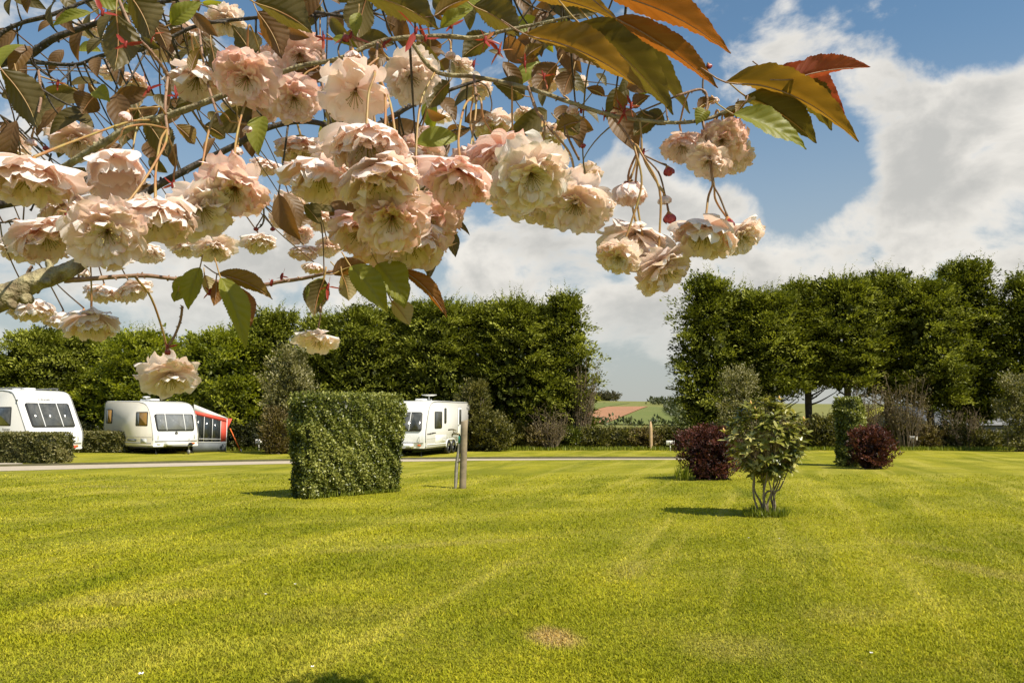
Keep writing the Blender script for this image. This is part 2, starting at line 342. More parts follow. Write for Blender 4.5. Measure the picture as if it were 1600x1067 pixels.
M_SIDESHADE = plain('caravan_shaded_white', (.60, .585, .54), .35, noise=.3, nscale=1.5, col2=(.53, .515, .47))  # caravan white greyed down so the sides look slightly shaded
M_CREAM = plain('caravan_cream', (.74, .69, .58), .35, noise=.3, nscale=1.5, col2=(.58, .54, .46))
M_BLACK = plain('rubber', (.02, .02, .02), .6)
M_GLASS = plain('tinted_glass', (.050, .052, .048), .10, spec=.5, noise=.7, nscale=3, col2=(.12, .12, .11))
M_GLASSGREY = plain('curtained_glass', (.20, .205, .20), .08, spec=.8, noise=.5, nscale=5, col2=(.12, .125, .125))
M_AMBER = plain('amber_blind', (.34, .19, .045), .3)
M_CURTAIN = plain('curtain', (.5, .48, .46), .7, noise=.5, nscale=9)
M_TRIM = plain('grey_trim', (.25, .25, .24), .4)
M_PALETRIM = plain('pale_trim', (.7, .7, .68), .35)
M_STRIPE = plain('graphic_grey', (.10, .095, .09), .4)
M_REDCLOTH = plain('red_canvas', (.70, .085, .05), .7, noise=.3, nscale=3, col2=(.55, .06, .04))
M_GREYCLOTH = plain('grey_canvas', (.14, .155, .165), .75, noise=.4, nscale=3)
M_ROOFCLOTH = plain('pale_canvas', (.66, .65, .62), .7, noise=.3, nscale=2)
M_FILM = plain('awning_window', (.03, .035, .035), .12, spec=.7)
M_ORANGE = plain('orange_strap', (.8, .16, .02), .6)
M_POST = plain('weathered_post', (.30, .235, .15), .9, noise=.9, nscale=7, bump=.5, col2=(.17, .135, .085))
M_PIPE = plain('pipe_lagging', (.33, .30, .24), .8, noise=.7, nscale=12, bump=.4)
M_BRASS = plain('dull_brass', (.22, .19, .12), .45, metal=.8)
M_TEAL = plain('green_tape', (.05, .30, .20), .5)
M_SIGN = plain('sign_white', (.78, .76, .68), .5)
M_ROAD = plain('road_tarmac', (.47, .39, .29), .9, noise=.6, nscale=3, bump=.3, col2=(.36, .30, .22))
M_CONC = plain('pad_concrete', (.50, .44, .34), .9, noise=.5, nscale=2, col2=(.4, .35, .27))

# ------------------------------------------------------------------ ground, road, hills
def terrain(x, y):
    x = np.asarray(x, float); y = np.asarray(y, float)
    t = np.clip((y - 55) / 45, 0, 1); dip = -.5 * np.sin(np.pi * t) * (y < 100)
    rise = np.clip(y - 100, 0, 300) * .0338 * (1 - .00055 * np.clip(x - 40, -60, 150))
    fall = np.clip(y - 400, 0, 1200) * .03
    roll = np.clip((y - 100) / 100, 0, 1) * .5 * np.sin(x * .021 + 1.2)
    return dip + rise - fall + roll
def sheet(xs, ys, zf, dz=0):
    X, Y = np.meshgrid(xs, ys); V = np.stack([X, Y, zf(X, Y) + dz], -1).reshape(-1, 3); nx, ny = len(xs), len(ys)
    i = np.arange((ny - 1) * (nx - 1)); r = i // (nx - 1); c = i % (nx - 1); a = r * nx + c
    return V, np.stack([a, a + 1, a + nx + 1, a + nx], 1)
xs = np.concatenate([np.linspace(-1500, -200, 14), np.linspace(-190, 190, 77), np.linspace(200, 1500, 14)])
ys = np.concatenate([np.linspace(-30, 50, 17), np.linspace(55, 100, 19), np.linspace(105, 420, 64), np.linspace(440, 1600, 30)])
g = Geo(); g.add(*sheet(xs, ys, terrain)); kind(put(g, 'ground', M_LAWN, smooth=True), 'structure')

def draped(name, corners, mat, dz=.06, nu=24, nv=24):
    c = [np.array(tuple(p)[:2]) for p in corners]; U, Vv = np.meshgrid(np.linspace(0, 1, nu), np.linspace(0, 1, nv))
    P = (1 - U)[..., None] * (1 - Vv)[..., None] * c[0] + U[..., None] * (1 - Vv)[..., None] * c[1] + U[..., None] * Vv[..., None] * c[2] + (1 - U)[..., None] * Vv[..., None] * c[3]
    x, y = P[..., 0].ravel(), P[..., 1].ravel(); V = np.stack([x, y, terrain(x, y) + dz], 1)
    i = np.arange((nv - 1) * (nu - 1)); r = i // (nu - 1); cc = i % (nu - 1); a = r * nu + cc
    g = Geo(); g.add(V, np.stack([a, a + 1, a + nu + 1, a + nu], 1)); return kind(put(g, name, mat, smooth=True), 'structure')
def hillpt(x, y):   # where a photo ray meets the far slope
    r = ray(x, y); lo, hi = 95., 420.
    for _ in range(40):
        mid = (lo + hi) / 2; p = Vector((0, 0, CAMH)) + r * (mid / r.y)
        if p.z > float(terrain(p.x, p.y)): lo = mid
        else: hi = mid
    return Vector((0, 0, CAMH)) + r * (lo / r.y)
M_FIELD = plain('pasture', (.150, .155, .022), .95, noise=.6, nscale=.03, col2=(.19, .175, .035))
M_FIELD2 = plain('spring_crop', (.115, .140, .018), .95, noise=.6, nscale=.05, col2=(.145, .155, .028))
M_PLOUGH = plain('ploughed_earth', (.36, .165, .075), .95, noise=.7, nscale=.08, col2=(.28, .14, .065))
draped('field', [hillpt(600, 672), hillpt(1300, 672), Vector((190, 405, 0)), Vector((-120, 405, 0))], M_FIELD, .3, 50, 40)
draped('ploughed_field', [hillpt(862, 667), hillpt(945, 666.5), hillpt(1013, 637), hillpt(950, 637.5)], M_PLOUGH, .45)
draped('crop_field', [hillpt(948, 667), hillpt(1075, 669), hillpt(1045, 639), hillpt(1017, 637)], M_FIELD2, .45)
draped('crop_field', [hillpt(862, 645), hillpt(925, 642), hillpt(985, 631), hillpt(900, 630.5)], M_FIELD2, .4)

# road ribbon and pad
def ribbon(name, L_, R_, mat, dz):
    g = Geo(); n = len(L_); V = [(p.x, p.y, dz) for p in L_] + [(p.x, p.y, dz) for p in R_]
    g.add(V, np.array([[i, i + 1, n + i + 1, n + i] for i in range(n - 1)])); return kind(put(g, name, mat), 'structure')
near = [(-300, 745), (0, 736), (200, 730.5), (400, 725.5), (600, 721.5), (740, 719.6), (900, 718.4), (1055, 718.2), (1200, 718)]
far = [(-300, 736), (0, 729), (200, 725), (400, 721), (600, 718), (740, 717), (900, 716.4), (1055, 716.4), (1200, 716.6)]
ribbon('road', [gnd(*p) for p in near], [gnd(*p) for p in far], M_ROAD, .008)
ribbon('parking_pad', [gnd(-200, 729), gnd(0, 728.5), gnd(42, 727)], [gnd(-200, 720), gnd(0, 722.5), gnd(34, 724)], M_CONC, .012)
# low grass kerb bank behind the road
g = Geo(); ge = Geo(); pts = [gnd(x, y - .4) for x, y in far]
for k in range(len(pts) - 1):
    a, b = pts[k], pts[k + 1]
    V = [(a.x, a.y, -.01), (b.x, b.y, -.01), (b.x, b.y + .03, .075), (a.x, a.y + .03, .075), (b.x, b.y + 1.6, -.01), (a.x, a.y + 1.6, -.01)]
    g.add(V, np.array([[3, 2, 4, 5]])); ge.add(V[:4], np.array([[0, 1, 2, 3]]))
kind(put(ge, 'verge_edge', plain('verge_shade', (.10, .085, .045), .95, noise=.7, nscale=4, col2=(.06, .06, .02))), 'structure'); kind(put(g, 'grass_bank', M_LAWN), 'structure')  # dark colour on the bank's front face paints the kerb shadow line

# ------------------------------------------------------------------ lawn blades
def blades():
    n = 620000
    u = rng.random(n); y0, y1 = 3.3, 34.0
    y = (y0 ** -.8 + u * (y1 ** -.8 - y0 ** -.8)) ** (1 / -.8)
    y = y[(y < 17) | (rng.random(n) < np.clip((34 - y) / 17, 0, 1))]; y = y[(y < 23.5) | (y > 33)]; n = len(y)
    x = (rng.random(n) * 2 - 1) * (.70 * y + 1.6)
    P = np.stack([x, y, np.full(n, -.002)], 1)
    sc = (y / 5) ** .55
    patch = .7 + .6 * (np.sin(x * 1.7 + np.sin(y * 1.3) * 2) * np.sin(y * 1.1 + np.sin(x * .9) * 2) * .5 + .5)
    h = rng.uniform(.014, .034, n) * sc ** .7 * patch; w = rng.uniform(.0026, .0048, n) * sc
    tall = rng.random(n) < .006; h = np.where(tall, h * 1.7, h)
    a = rng.random(n) * 2 * np.pi; lean = rng.uniform(.15, 1.15, n)
    d = np.stack([np.cos(a) * lean, np.sin(a) * lean, np.ones(n)], 1); d = norm(d)
    s = np.stack([-np.sin(a), np.cos(a), np.zeros(n)], 1)
    turn = rng.uniform(-1, 1, n)[:, None]; s = norm(s + turn * np.stack([np.cos(a), np.sin(a), np.zeros(n)], 1))
    b = np.stack([np.cos(a), np.sin(a), -.5 * np.ones(n)], 1)
    base0 = P - s * w[:, None]; base1 = P + s * w[:, None]
    mid = P + d * (h * .6)[:, None]; m0 = mid - s * (w * .8)[:, None]; m1 = mid + s * (w * .8)[:, None]
    tip = mid + norm(d + b * .8) * (h * .5)[:, None]
    V = np.stack([base0, base1, m1, m0, tip], 1).reshape(-1, 3); i = np.arange(n) * 5
    g = Geo(); t = np.clip(rng.normal(.45, .2, n), 0, 1); t = np.where(rng.random(n) < .06, 1, t)
    g.add(V, [np.stack([i, i + 1, i + 2, i + 3], 1), np.stack([i + 3, i + 2, i + 4], 1)], np.repeat(t, 5))
    kind(put(g, 'grass', M_BLADE), 'stuff')
blades()

# ------------------------------------------------------------------ plants
def clumps(g, C, O, size, nleaf, ln, wd, flat=.35, droop=0., tvar=.22, tpl=T_DIA, tint0=.5):
    """leaf clumps at centres C facing outward O"""
    m = len(C); O = norm(O); size = np.broadcast_to(size, (m,))
    tt = np.clip(rng.normal(tint0, tvar, m), 0, 1)
    up = np.array([0, 0, 1.])
    a = norm(np.cross(O, up + rng.normal(0, .05, (m, 3)))); b = np.cross(a, O)
    k = nleaf; q = rng.normal(0, .5, (m, k, 3)); q = q / np.maximum(1, np.linalg.norm(q, axis=2, keepdims=True))
    q[..., 2] = np.abs(q[..., 2]) * 1.1 - .25; loc = O[:, None] * q[..., 0:1] + a[:, None] * q[..., 1:2] + b[:, None] * q[..., 2:3] * flat
    loc[..., 2] -= droop * (q[..., 0] + .3) ** 2 * np.sign(q[..., 0] + .3)
    loc[..., 2] += (.45 * loc[..., 0] * rng.normal(0, 1, m)[:, None]); P = C[:, None] + loc * size[:, None, None]
    D = norm(loc + O[:, None] * .55 + np.array([0, 0, .25 - droop]) + rng.normal(0, .25, (m, k, 3)))
    N = norm(up + O[:, None] * .75 + rng.normal(0, .38, (m, k, 3)))
    s = rng.uniform(.65, 1.3, m * k)
    scatter(g, P.reshape(-1, 3), D.reshape(-1, 3), N.reshape(-1, 3), ln * s, wd * s, np.clip(np.repeat(tt, k) + rng.normal(0, .1, m * k), 0, 1), tpl)
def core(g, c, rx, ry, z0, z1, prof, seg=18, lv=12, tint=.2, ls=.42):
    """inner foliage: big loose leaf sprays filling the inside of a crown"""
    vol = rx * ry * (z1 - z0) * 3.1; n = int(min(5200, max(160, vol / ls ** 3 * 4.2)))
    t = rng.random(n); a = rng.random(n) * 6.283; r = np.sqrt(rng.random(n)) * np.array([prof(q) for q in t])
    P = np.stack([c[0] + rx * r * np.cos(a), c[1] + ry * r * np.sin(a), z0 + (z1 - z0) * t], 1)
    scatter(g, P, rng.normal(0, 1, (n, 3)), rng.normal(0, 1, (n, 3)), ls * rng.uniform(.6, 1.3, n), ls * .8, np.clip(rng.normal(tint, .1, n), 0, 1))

def conifer(px, Y, ytop, rad, z0=.2, label='', n=None, mat=None, group='conifers in the shelter belts', cat='tree', leader=True, name='conifer', flatten=.8, nleaf=66, lf=(.17, .085), dx=0., kind_='c'):
    mat = mat or M_CONIFER
    b = base(px, Y); H = zat(ytop, Y); root = empty(name, b); tag(root, label, cat, group)
    prof = (lambda t: (.70 + .30 * min(1, t / .25)) * (1 - .20 * max(0, (t - .4) / .6)) * (1 - .68 * max(0, (t - .72) / .28) ** 1.7)) if kind_ == 'c' else (lambda t: (.55 + .45 * math.sin(math.pi * min(.5, t * .9))) * math.sqrt(max(.02, 1 - max(0, (t - .45) / .57) ** 2.4)))
    n = int(n * .8) if n else int(31 * H * rad / 2.2); g = Geo()
    t = np.clip(rng.random(n) ** .95 + rng.normal(0, .012, n), 0, 1); a = rng.random(n) * 2 * np.pi; pf = np.array([prof(q) for q in t])
    bump = 1 + .16 * np.sin(a * 3 + t * 5 + px) + .10 * np.sin(a * 5 - t * 11 + px) + .05 * np.sin(a * 9 + t * 23)
    r = rad * pf * bump * np.where(rng.random(n) < .8, rng.uniform(.74, 1.09, n), rng.uniform(.6, .85, n))
    C = np.stack([b.x + dx * t + r * np.cos(a), b.y + r * flatten * np.sin(a), z0 + .25 + t * (H - z0 - .45)], 1)
    O = np.stack([np.cos(a), np.sin(a), .25 + 1.3 * np.clip(t - .85, 0, 1) * 4 * rng.random(n)], 1)
    clumps(g, C, O, rng.uniform(.42, .90, n), nleaf, lf[0], lf[1], flat=rng.uniform(.35, .7), droop=.10 if kind_ == 'c' else 0)
    # top fill
    k = int(n * .16); a = rng.random(k) * 2 * np.pi; rr = rad * .62 * np.sqrt(rng.random(k))
    C = np.stack([b.x + dx + rr * np.cos(a), b.y + rr * np.sin(a) * flatten, H - .35 - .5 * (rr / rad) ** 2 + rng.normal(0, .14, k)], 1)
    clumps(g, C, np.stack([np.cos(a) * .6, np.sin(a) * .6, np.full(k, .9)], 1), .42, nleaf, lf[0], lf[1], flat=.5)
    if leader:
        for _ in range(int(17 * rad)):
            aa = R.uniform(0, 6.28); q = R.uniform(0, .85) * rad; x = b.x + dx + q * math.cos(aa); y = b.y + q * math.sin(aa) * flatten; z = H - .35 - .55 * (q / rad) ** 2
            L_ = R.uniform(.6, 1.4) * (1 if R.random() < .7 else 1.3); lx, ly = R.uniform(-.25, .45), R.uniform(-.3, .3); m = 26; s = np.linspace(0, 1, m)
            P = np.stack([x + lx * s ** 2 * L_, y + ly * s ** 2 * L_, z + L_ * (s - .18 * s ** 3)], 1) + rng.normal(0, .035, (m, 3)) * (1.5 - s)[:, None]
            D = norm(rng.normal(0, .6, (m, 3)) + np.array([.3, 0, .5]))
            scatter(g, P, D, rng.normal(0, 1, (m, 3)) + [0, 0, .8], .19 * (1.25 - s), .075 * (1.3 - s), np.clip(rng.normal(.62, .15, m), 0, 1))
    core(g, (b.x + dx * .5, b.y), rad * .74, rad * flatten * .74, z0 + .5, H - .55, lambda q: prof(q) * (1 if q < .97 else .6) * (.75 if q < .06 else 1), tint=.12)  # low tint darkens the inner leaves, painting shade between the clumps
    put(g, 'crown', mat, root, b)
    g = Geo(); r0 = .16 + .03 * rad
    tube(g, [b + Vector((0, 0, -.05)), b + Vector((.03, 0, .3)), b + Vector((R.uniform(-.1, .1), 0, 1.5)), b + Vector((dx * .5, 0, z0 + 2.2)), b + Vector((dx, 0, H - 1.2))], [r0 * 1.35, r0, r0 * .9, r0 * .75, .04], 10, 4, .08)
    for _ in range(5):
        aa = R.uniform(0, 6.28); z = R.uniform(max(.8, z0 * .7), z0 + 1.4); d = Vector((math.cos(aa), math.sin(aa) * .7, 0))
        tube(g, [b + Vector((0, 0, z)), b + d * rad * .35 + Vector((0, 0, z + .25)), b + d * rad * .8 + Vector((0, 0, z + .75))], [.06, .04, .02], 6, 3)
    put(g, 'trunk', M_TRUNK, root, b, True)
    return root

def shrub(px, Y, wpx, ytop, label, mat, name='shrub', cat='shrub', group=None, lf=(.11, .05), n=None, nleaf=20, csize=.22, depth=.8, sprigs=0, stems=6, core_t=.15, tpl=T_DIA, yb=None, corek=.62, topw=.55, density=1.):
    b = base(px, Y); H = zat(ytop, Y); rx = wpx / F * Y / 2; ry = rx * depth
    root = empty(name, b); tag(root, label, cat, group)
    n = n or int(34 * rx * H / csize / .9 * density); g = Geo()
    prof = lambda t: (.72 + .28 * math.sin(math.pi * min(.5, t * .8))) * math.sqrt(max(.03, 1 - max(0, (t - .5) / .52) ** 2 * (1 - topw * .3)))
    t = rng.random(n); a = rng.random(n) * 2 * np.pi; pf = np.array([prof(q) for q in t]); rr = np.where(rng.random(n) < .72, rng.uniform(.82, 1.06, n), rng.uniform(.2, .85, n))
    bump = 1 + .20 * np.sin(a * 3 + t * 6 + px) + .12 * np.sin(a * 5 - t * 13 + px)
    C = np.stack([b.x + rx * pf * rr * bump * np.cos(a), b.y + ry * pf * rr * bump * np.sin(a), .08 + t * (H - .12) * (1 + .05 * np.sin(a * 2 + px))], 1)
    O = np.stack([np.cos(a), np.sin(a), .3 + t * .8], 1)
    clumps(g, C, O, csize * rng.uniform(.7, 1.3, n), nleaf, lf[0], lf[1], flat=.7, tpl=tpl)
    for _ in range(sprigs):
        aa = R.uniform(0, 6.28); q = R.uniform(.1, .95); x = b.x + rx * q * math.cos(aa); y = b.y + ry * q * math.sin(aa); z = H * (1 - .35 * q * q) - .12; m = 14; s = np.linspace(0, 1, m); L_ = R.uniform(.5, 1.2) * csize * 1.6
        P = np.stack([x + math.cos(aa) * .35 * L_ * s, y + 0 * s, z + L_ * s], 1) + rng.normal(0, .012, (m, 3))
        scatter(g, P, rng.normal(0, .6, (m, 3)) + [math.cos(aa) * .3, 0, .7], rng.normal(0, 1, (m, 3)), lf[0] * .9, lf[1] * .9, np.clip(rng.normal(.7, .2, m), 0, 1))
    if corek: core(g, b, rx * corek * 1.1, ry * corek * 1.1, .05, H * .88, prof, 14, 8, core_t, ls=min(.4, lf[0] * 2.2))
    put(g, 'foliage', mat, root, b)
    g = Geo()
    for i in range(stems):
        aa = 6.28 * i / max(1, stems) + R.uniform(-.3, .3); q = R.uniform(.1, .35)
        tube(g, [b + Vector((math.cos(aa) * rx * .12, math.sin(aa) * ry * .12, -.03)), b + Vector((math.cos(aa) * rx * q, math.sin(aa) * ry * q, H * .35)), b + Vector((math.cos(aa) * rx * q * 2, math.sin(aa) * ry * q * 2, H * .8))], [.03, .022, .008], 6, 3, .1)
    if stems: put(g, 'stems', M_WOODSTEM, root, b, True)
    return root

# right shelter belt
right_row = [(1106, 444, 1.85, .25, 'conifer at the left end of the right tree row beside the field gap'),
             (1156, 452, 1.9, .6, 'conifer behind the green-leaved rhododendron in the right-hand tree row'),
             (1204, 456, 2.1, 2.5, 'conifer just right of the pale-leaved shrub in the right row'),
             (1262, 450, 2.0, 3.1, 'conifer over bare trunk with sky showing beneath, right row'),
             (1325, 434, 2.1, 3.0, 'conifer with high crown above the narrow clipped hedge'),
             (1388, 434, 2.1, 2.7, 'conifer above the bare twiggy shrub, just left of the second sign'),
             (1450, 436, 2.2, 2.0, 'conifer behind the brown undergrowth right of the second pitch sign'),
             (1518, 422, 2.3, 1.1, 'tallest conifer of the right row, left of its narrow sky gap'),
             (1618, 434, 2.2, 1.6, 'conifer cut by the right edge of the photograph, beyond the sky gap')]
for i, (px, yt, r, z0, lb) in enumerate(right_row):
    lb = lb.replace('conifer over bare trunk with sky showing beneath, right row', 'conifer with bare trunk and sky showing beneath its crown')
    conifer(px, 44 + (i % 2) * 1.3, yt + (-7, 5, 2, -5, 4, -3, 6, -8, 0)[i], r, z0, lb, group='conifers of the right-hand shelter belt')
# left shelter belt
left_row = [(886, 470, 1.55, .5, 'conifer at the right end of the left tree row beside the sky gap'),
            (846, 478, 1.9, .4, 'conifer second from the sky gap in the left tree row'),
            (800, 474, 2.2, .9, 'conifer of the left row behind the timber post and caravan tail'),
            (742, 474, 2.2, .4, 'conifer directly behind the caravan with the satellite dish'),
            (682, 480, 2.2, .4, 'conifer above the front of the twin-axle caravan'),
            (622, 482, 2.2, .4, 'conifer behind the right part of the big clipped hedge block'),
            (560, 487, 2.2, .4, 'conifer behind the left part of the big clipped hedge block'),
            (505, 492, 2.0, .4, 'conifer right behind the single hanging blossom, left tree row'),
            (428, 494, 1.9, .4, 'dark conifer standing between the yellow-green tree and the pale shrub')]
for i, (px, yt, r, z0, lb) in enumerate(left_row):
    conifer(px, 44 + (i % 2) * 1.2, yt + (-6, 5, -2, 4, -5, 3, -3, 5, -4)[i], r, z0, lb, group='conifers of the left-hand shelter belt')
conifer(70, 46, 519, 3.5, .2, 'broad dark green rounded tree behind the leftmost caravan', name='evergreen_tree', group='broad trees behind the left caravans', n=430, leader=False, kind_='d')
conifer(150, 46.5, 522, 2.3, .2, 'dark green tree between the broad left tree and the yellow-green maple', name='evergreen_tree', group='broad trees behind the left caravans', n=260, leader=False, kind_='d')
conifer(-15, 46, 556, 2.4, .2, 'low dark tree cut by the left edge of the photograph', name='evergreen_tree', group='broad trees behind the left caravans', n=240, leader=False, kind_='d')
conifer(222, 43.5, 522, 2.6, .2, 'bright yellow-green tree above the middle caravan with the awning', name='maple_tree', mat=M_MAPLE, group='yellow-green broadleaf trees', n=330, kind_='d', lf=(.16, .11))
conifer(342, 43, 522, 2.5, .2, 'yellow-green leafy tree behind the awning', name='maple_tree', mat=M_MAPLE, group='yellow-green broadleaf trees', n=300, kind_='d', lf=(.16, .11), leader=True)
conifer(284, 45.5, 545, 1.8, .2, 'small dark bushy tree in the gap between the two yellow-green trees', name='holm_oak', n=170, group='broad trees behind the left caravans', kind_='d', mat=M_BRAMBLE)
conifer(392, 45, 507, 1.7, .3, 'mid-green tree right of the yellow-green one behind the awning', name='evergreen_tree', group='broad trees behind the left caravans', n=180, kind_='d', leader=True)

shrub(452, 38, 74, 548, 'tall pale cream-and-green leaved shrub behind the left edge of the hedge block', M_GREYLEAF, lf=(.13, .08), csize=.3, sprigs=40, group='pale variegated shrubs', density=.6, corek=.45)
shrub(432, 37.2, 42, 640, 'reddish brown low bush beside the pitch sign under the pale tall shrub', M_BROWNTWIG, lf=(.12, .06), csize=.25)
shrub(1156, 40, 76, 578, 'grey-green small-leaved shrub above and behind the rhododendron', M_GREYLEAF, lf=(.10, .06), csize=.26, sprigs=30, group='pale variegated shrubs', density=.42, corek=.35)
shrub(1592, 40, 60, 585, 'pale grey-green shrub at the right edge below the last conifer', M_GREYLEAF, lf=(.11, .07), csize=.28, group='pale variegated shrubs', density=.6, corek=.4)
shrub(742, 41, 46, 600, 'bushy olive shrub right beside the tail of the dish caravan', M_BRAMBLE, lf=(.14, .08), csize=.3, sprigs=14)
shrub(766, 40.5, 60, 648, 'low olive bush under the left conifers right of the timber post', M_BRAMBLE, lf=(.13, .08), csize=.28, sprigs=10)

# bare twiggy shrubs
def twiggy(px, Y, wpx, ytop, label, n=46, leaves=700, group='bare twiggy shrubs', ybase=None, lean=0):
    b = base(px, Y); H = zat(ytop, Y); rx = wpx / F * Y / 2; root = empty('twiggy_shrub', b); tag(root, label, 'shrub', group); g = Geo(); tips = []
    for _ in range(n):
        a = R.uniform(0, 6.28); q = math.sqrt(R.random()); h = H * R.uniform(.45, 1); e = b + Vector((math.cos(a) * rx * q + lean * h / H, math.sin(a) * rx * q * .6, h))
        s = b + Vector((math.cos(a) * rx * .25, math.sin(a) * .2, 0)); m = s.lerp(e, .5) + Vector((R.uniform(-.2, .2), 0, R.uniform(-.1, .25)))
        tube(g, [s, m, e], [.022, .014, .005], 5, 4)
        for _ in range(4):
            f = R.uniform(.35, 1); p = s.lerp(e, f); t = p + Vector((R.uniform(-.4, .4), R.uniform(-.2, .2), R.uniform(.05, .55))); tube(g, [p, p.lerp(t, .5) + Vector((0, 0, .05)), t], [.009, .007, .004], 4, 2); tips.append(t); tips.append(p)
    put(g, 'twigs', M_TWIGS, root, b)
    T = np.array([tuple(t) for t in tips]); k = rng.integers(0, len(T), leaves); P = T[k] + rng.normal(0, .11, (leaves, 3)); g = Geo()
    scatter(g, P, rng.normal(0, 1, (leaves, 3)), rng.normal(0, 1, (leaves, 3)), .085, .045, np.clip(rng.normal(.5, .25, leaves), 0, 1)); put(g, 'foliage', M_BROWNTWIG, root, b)
twiggy(905, 43.2, 40, 560, 'dry brown twiggy growth at the right end of the left tree row', 60, 1700, lean=.55)
twiggy(1412, 42.5, 92, 585, 'bare twiggy shrub full of light behind the second pitch sign', 60, 3600)
twiggy(1352, 42.8, 66, 596, 'brown twiggy shrub rising behind the narrow clipped hedge', 50, 3000)
twiggy(1500, 42.6, 70, 640, 'low tangle of bare stems under the tallest conifer', 45, 800)
twiggy(860, 42, 60, 640, 'pale brown stems at the foot of the left conifers', 45, 900)

# undergrowth along the boundary: separate bushes
ug = [(700, 672, 50, 'B'), (800, 662, 60, 'B'), (846, 668, 56, 'D'), (886, 670, 50, 'G'), (928, 671, 52, 'B'), (968, 672, 48, 'B'), (1006, 673, 44, 'D'), (1040, 671, 44, 'B'), (1074, 674, 46, 'K'),
      (1128, 664, 60, 'K'), (1188, 666, 60, 'B'), (1238, 660, 64, 'D'), (1284, 652, 60, 'B'), (1400, 664, 54, 'B'), (1444, 668, 54, 'D'), (1486, 662, 50, 'K'), (1530, 674, 54, 'B'), (1576, 678, 56, 'G'), (1616, 676, 50, 'B')]
near_what = {700: 'beside the rear wheel of the dish caravan', 800: 'under the left row, right of the timber post', 846: 'at the foot of the left row', 886: 'of leafy green near the end of the left row', 928: 'just below the brown ploughed field', 968: 'left of the pointed stake', 1006: 'around the pointed wooden stake', 1040: 'behind the small sign in the field gap', 1074: 'dark, between that sign and the first purple bush',
             1128: 'dark, behind the first purple bush', 1188: 'behind the rhododendron', 1238: 'brownish, right of the rhododendron crown', 1284: 'left of the narrow clipped hedge', 1400: 'between the far purple bush and the second sign', 1444: 'brownish, right of the second sign', 1486: 'dark, under the tallest conifer', 1530: 'in front of the grey shed roof', 1576: 'leafy green near the right edge', 1616: 'at the right edge'}
M_DARKBUSH = foliage('dark_bush_foliage', (.022, .028, .010), (.045, .05, .015), (.09, .09, .03), .2)
for px, yt, w, k in ug:
    shrub(px, 42.6 + (px % 3) * .3, w, yt, 'low hedgerow bush ' + near_what[px], {'B': M_BRAMBLE, 'D': M_BROWNTWIG, 'G': M_PRIVET, 'K': M_DARKBUSH}[k], name='hedgerow_bush', cat='bush', group='low bushes along the field boundary', lf=(.13, .075), csize=.24, stems=0, sprigs=12, nleaf=16)
for px in (55, 110, 205, 300, 375, 405, 480, 620, 540):
    near2 = {55: 'behind the leftmost caravan', 110: 'between the two left caravans', 205: 'behind the middle caravan', 300: 'behind the awning roof', 375: 'right of the orange guy strap', 405: 'behind the leftmost pitch sign', 480: 'behind the left edge of the hedge block', 540: 'hidden partly by the hedge block', 620: 'left of the dish caravan'}
    shrub(px, 42.4, 84, 662, 'dark low undergrowth bush ' + near2[px], M_DARKBUSH, name='hedgerow_bush', cat='bush', group='low bushes along the field boundary', lf=(.13, .075), csize=.26, stems=0, nleaf=14)

# tall grass fringe along the boundary
def tufts(P, h, w, name='grass_fringe', lean=.5):
    n = len(P); a = rng.random(n) * 6.28; L_ = rng.uniform(0, lean, n); D = np.stack([np.cos(a) * L_, np.sin(a) * L_, np.ones(n)], 1)
    g = Geo(); scatter(g, P, D, np.stack([np.cos(a), np.sin(a), np.full(n, .2)], 1), h * rng.uniform(.5, 1.25, n), w, np.clip(rng.normal(.5, .2, n), 0, 1)); return kind(put(g, name, M_TUFT), 'stuff')
n = 9000; y = 41.6 + rng.normal(0, .35, n); x = rng.uniform(-26, 30, n); tufts(np.stack([x, y, np.zeros(n)], 1), .22, .05)

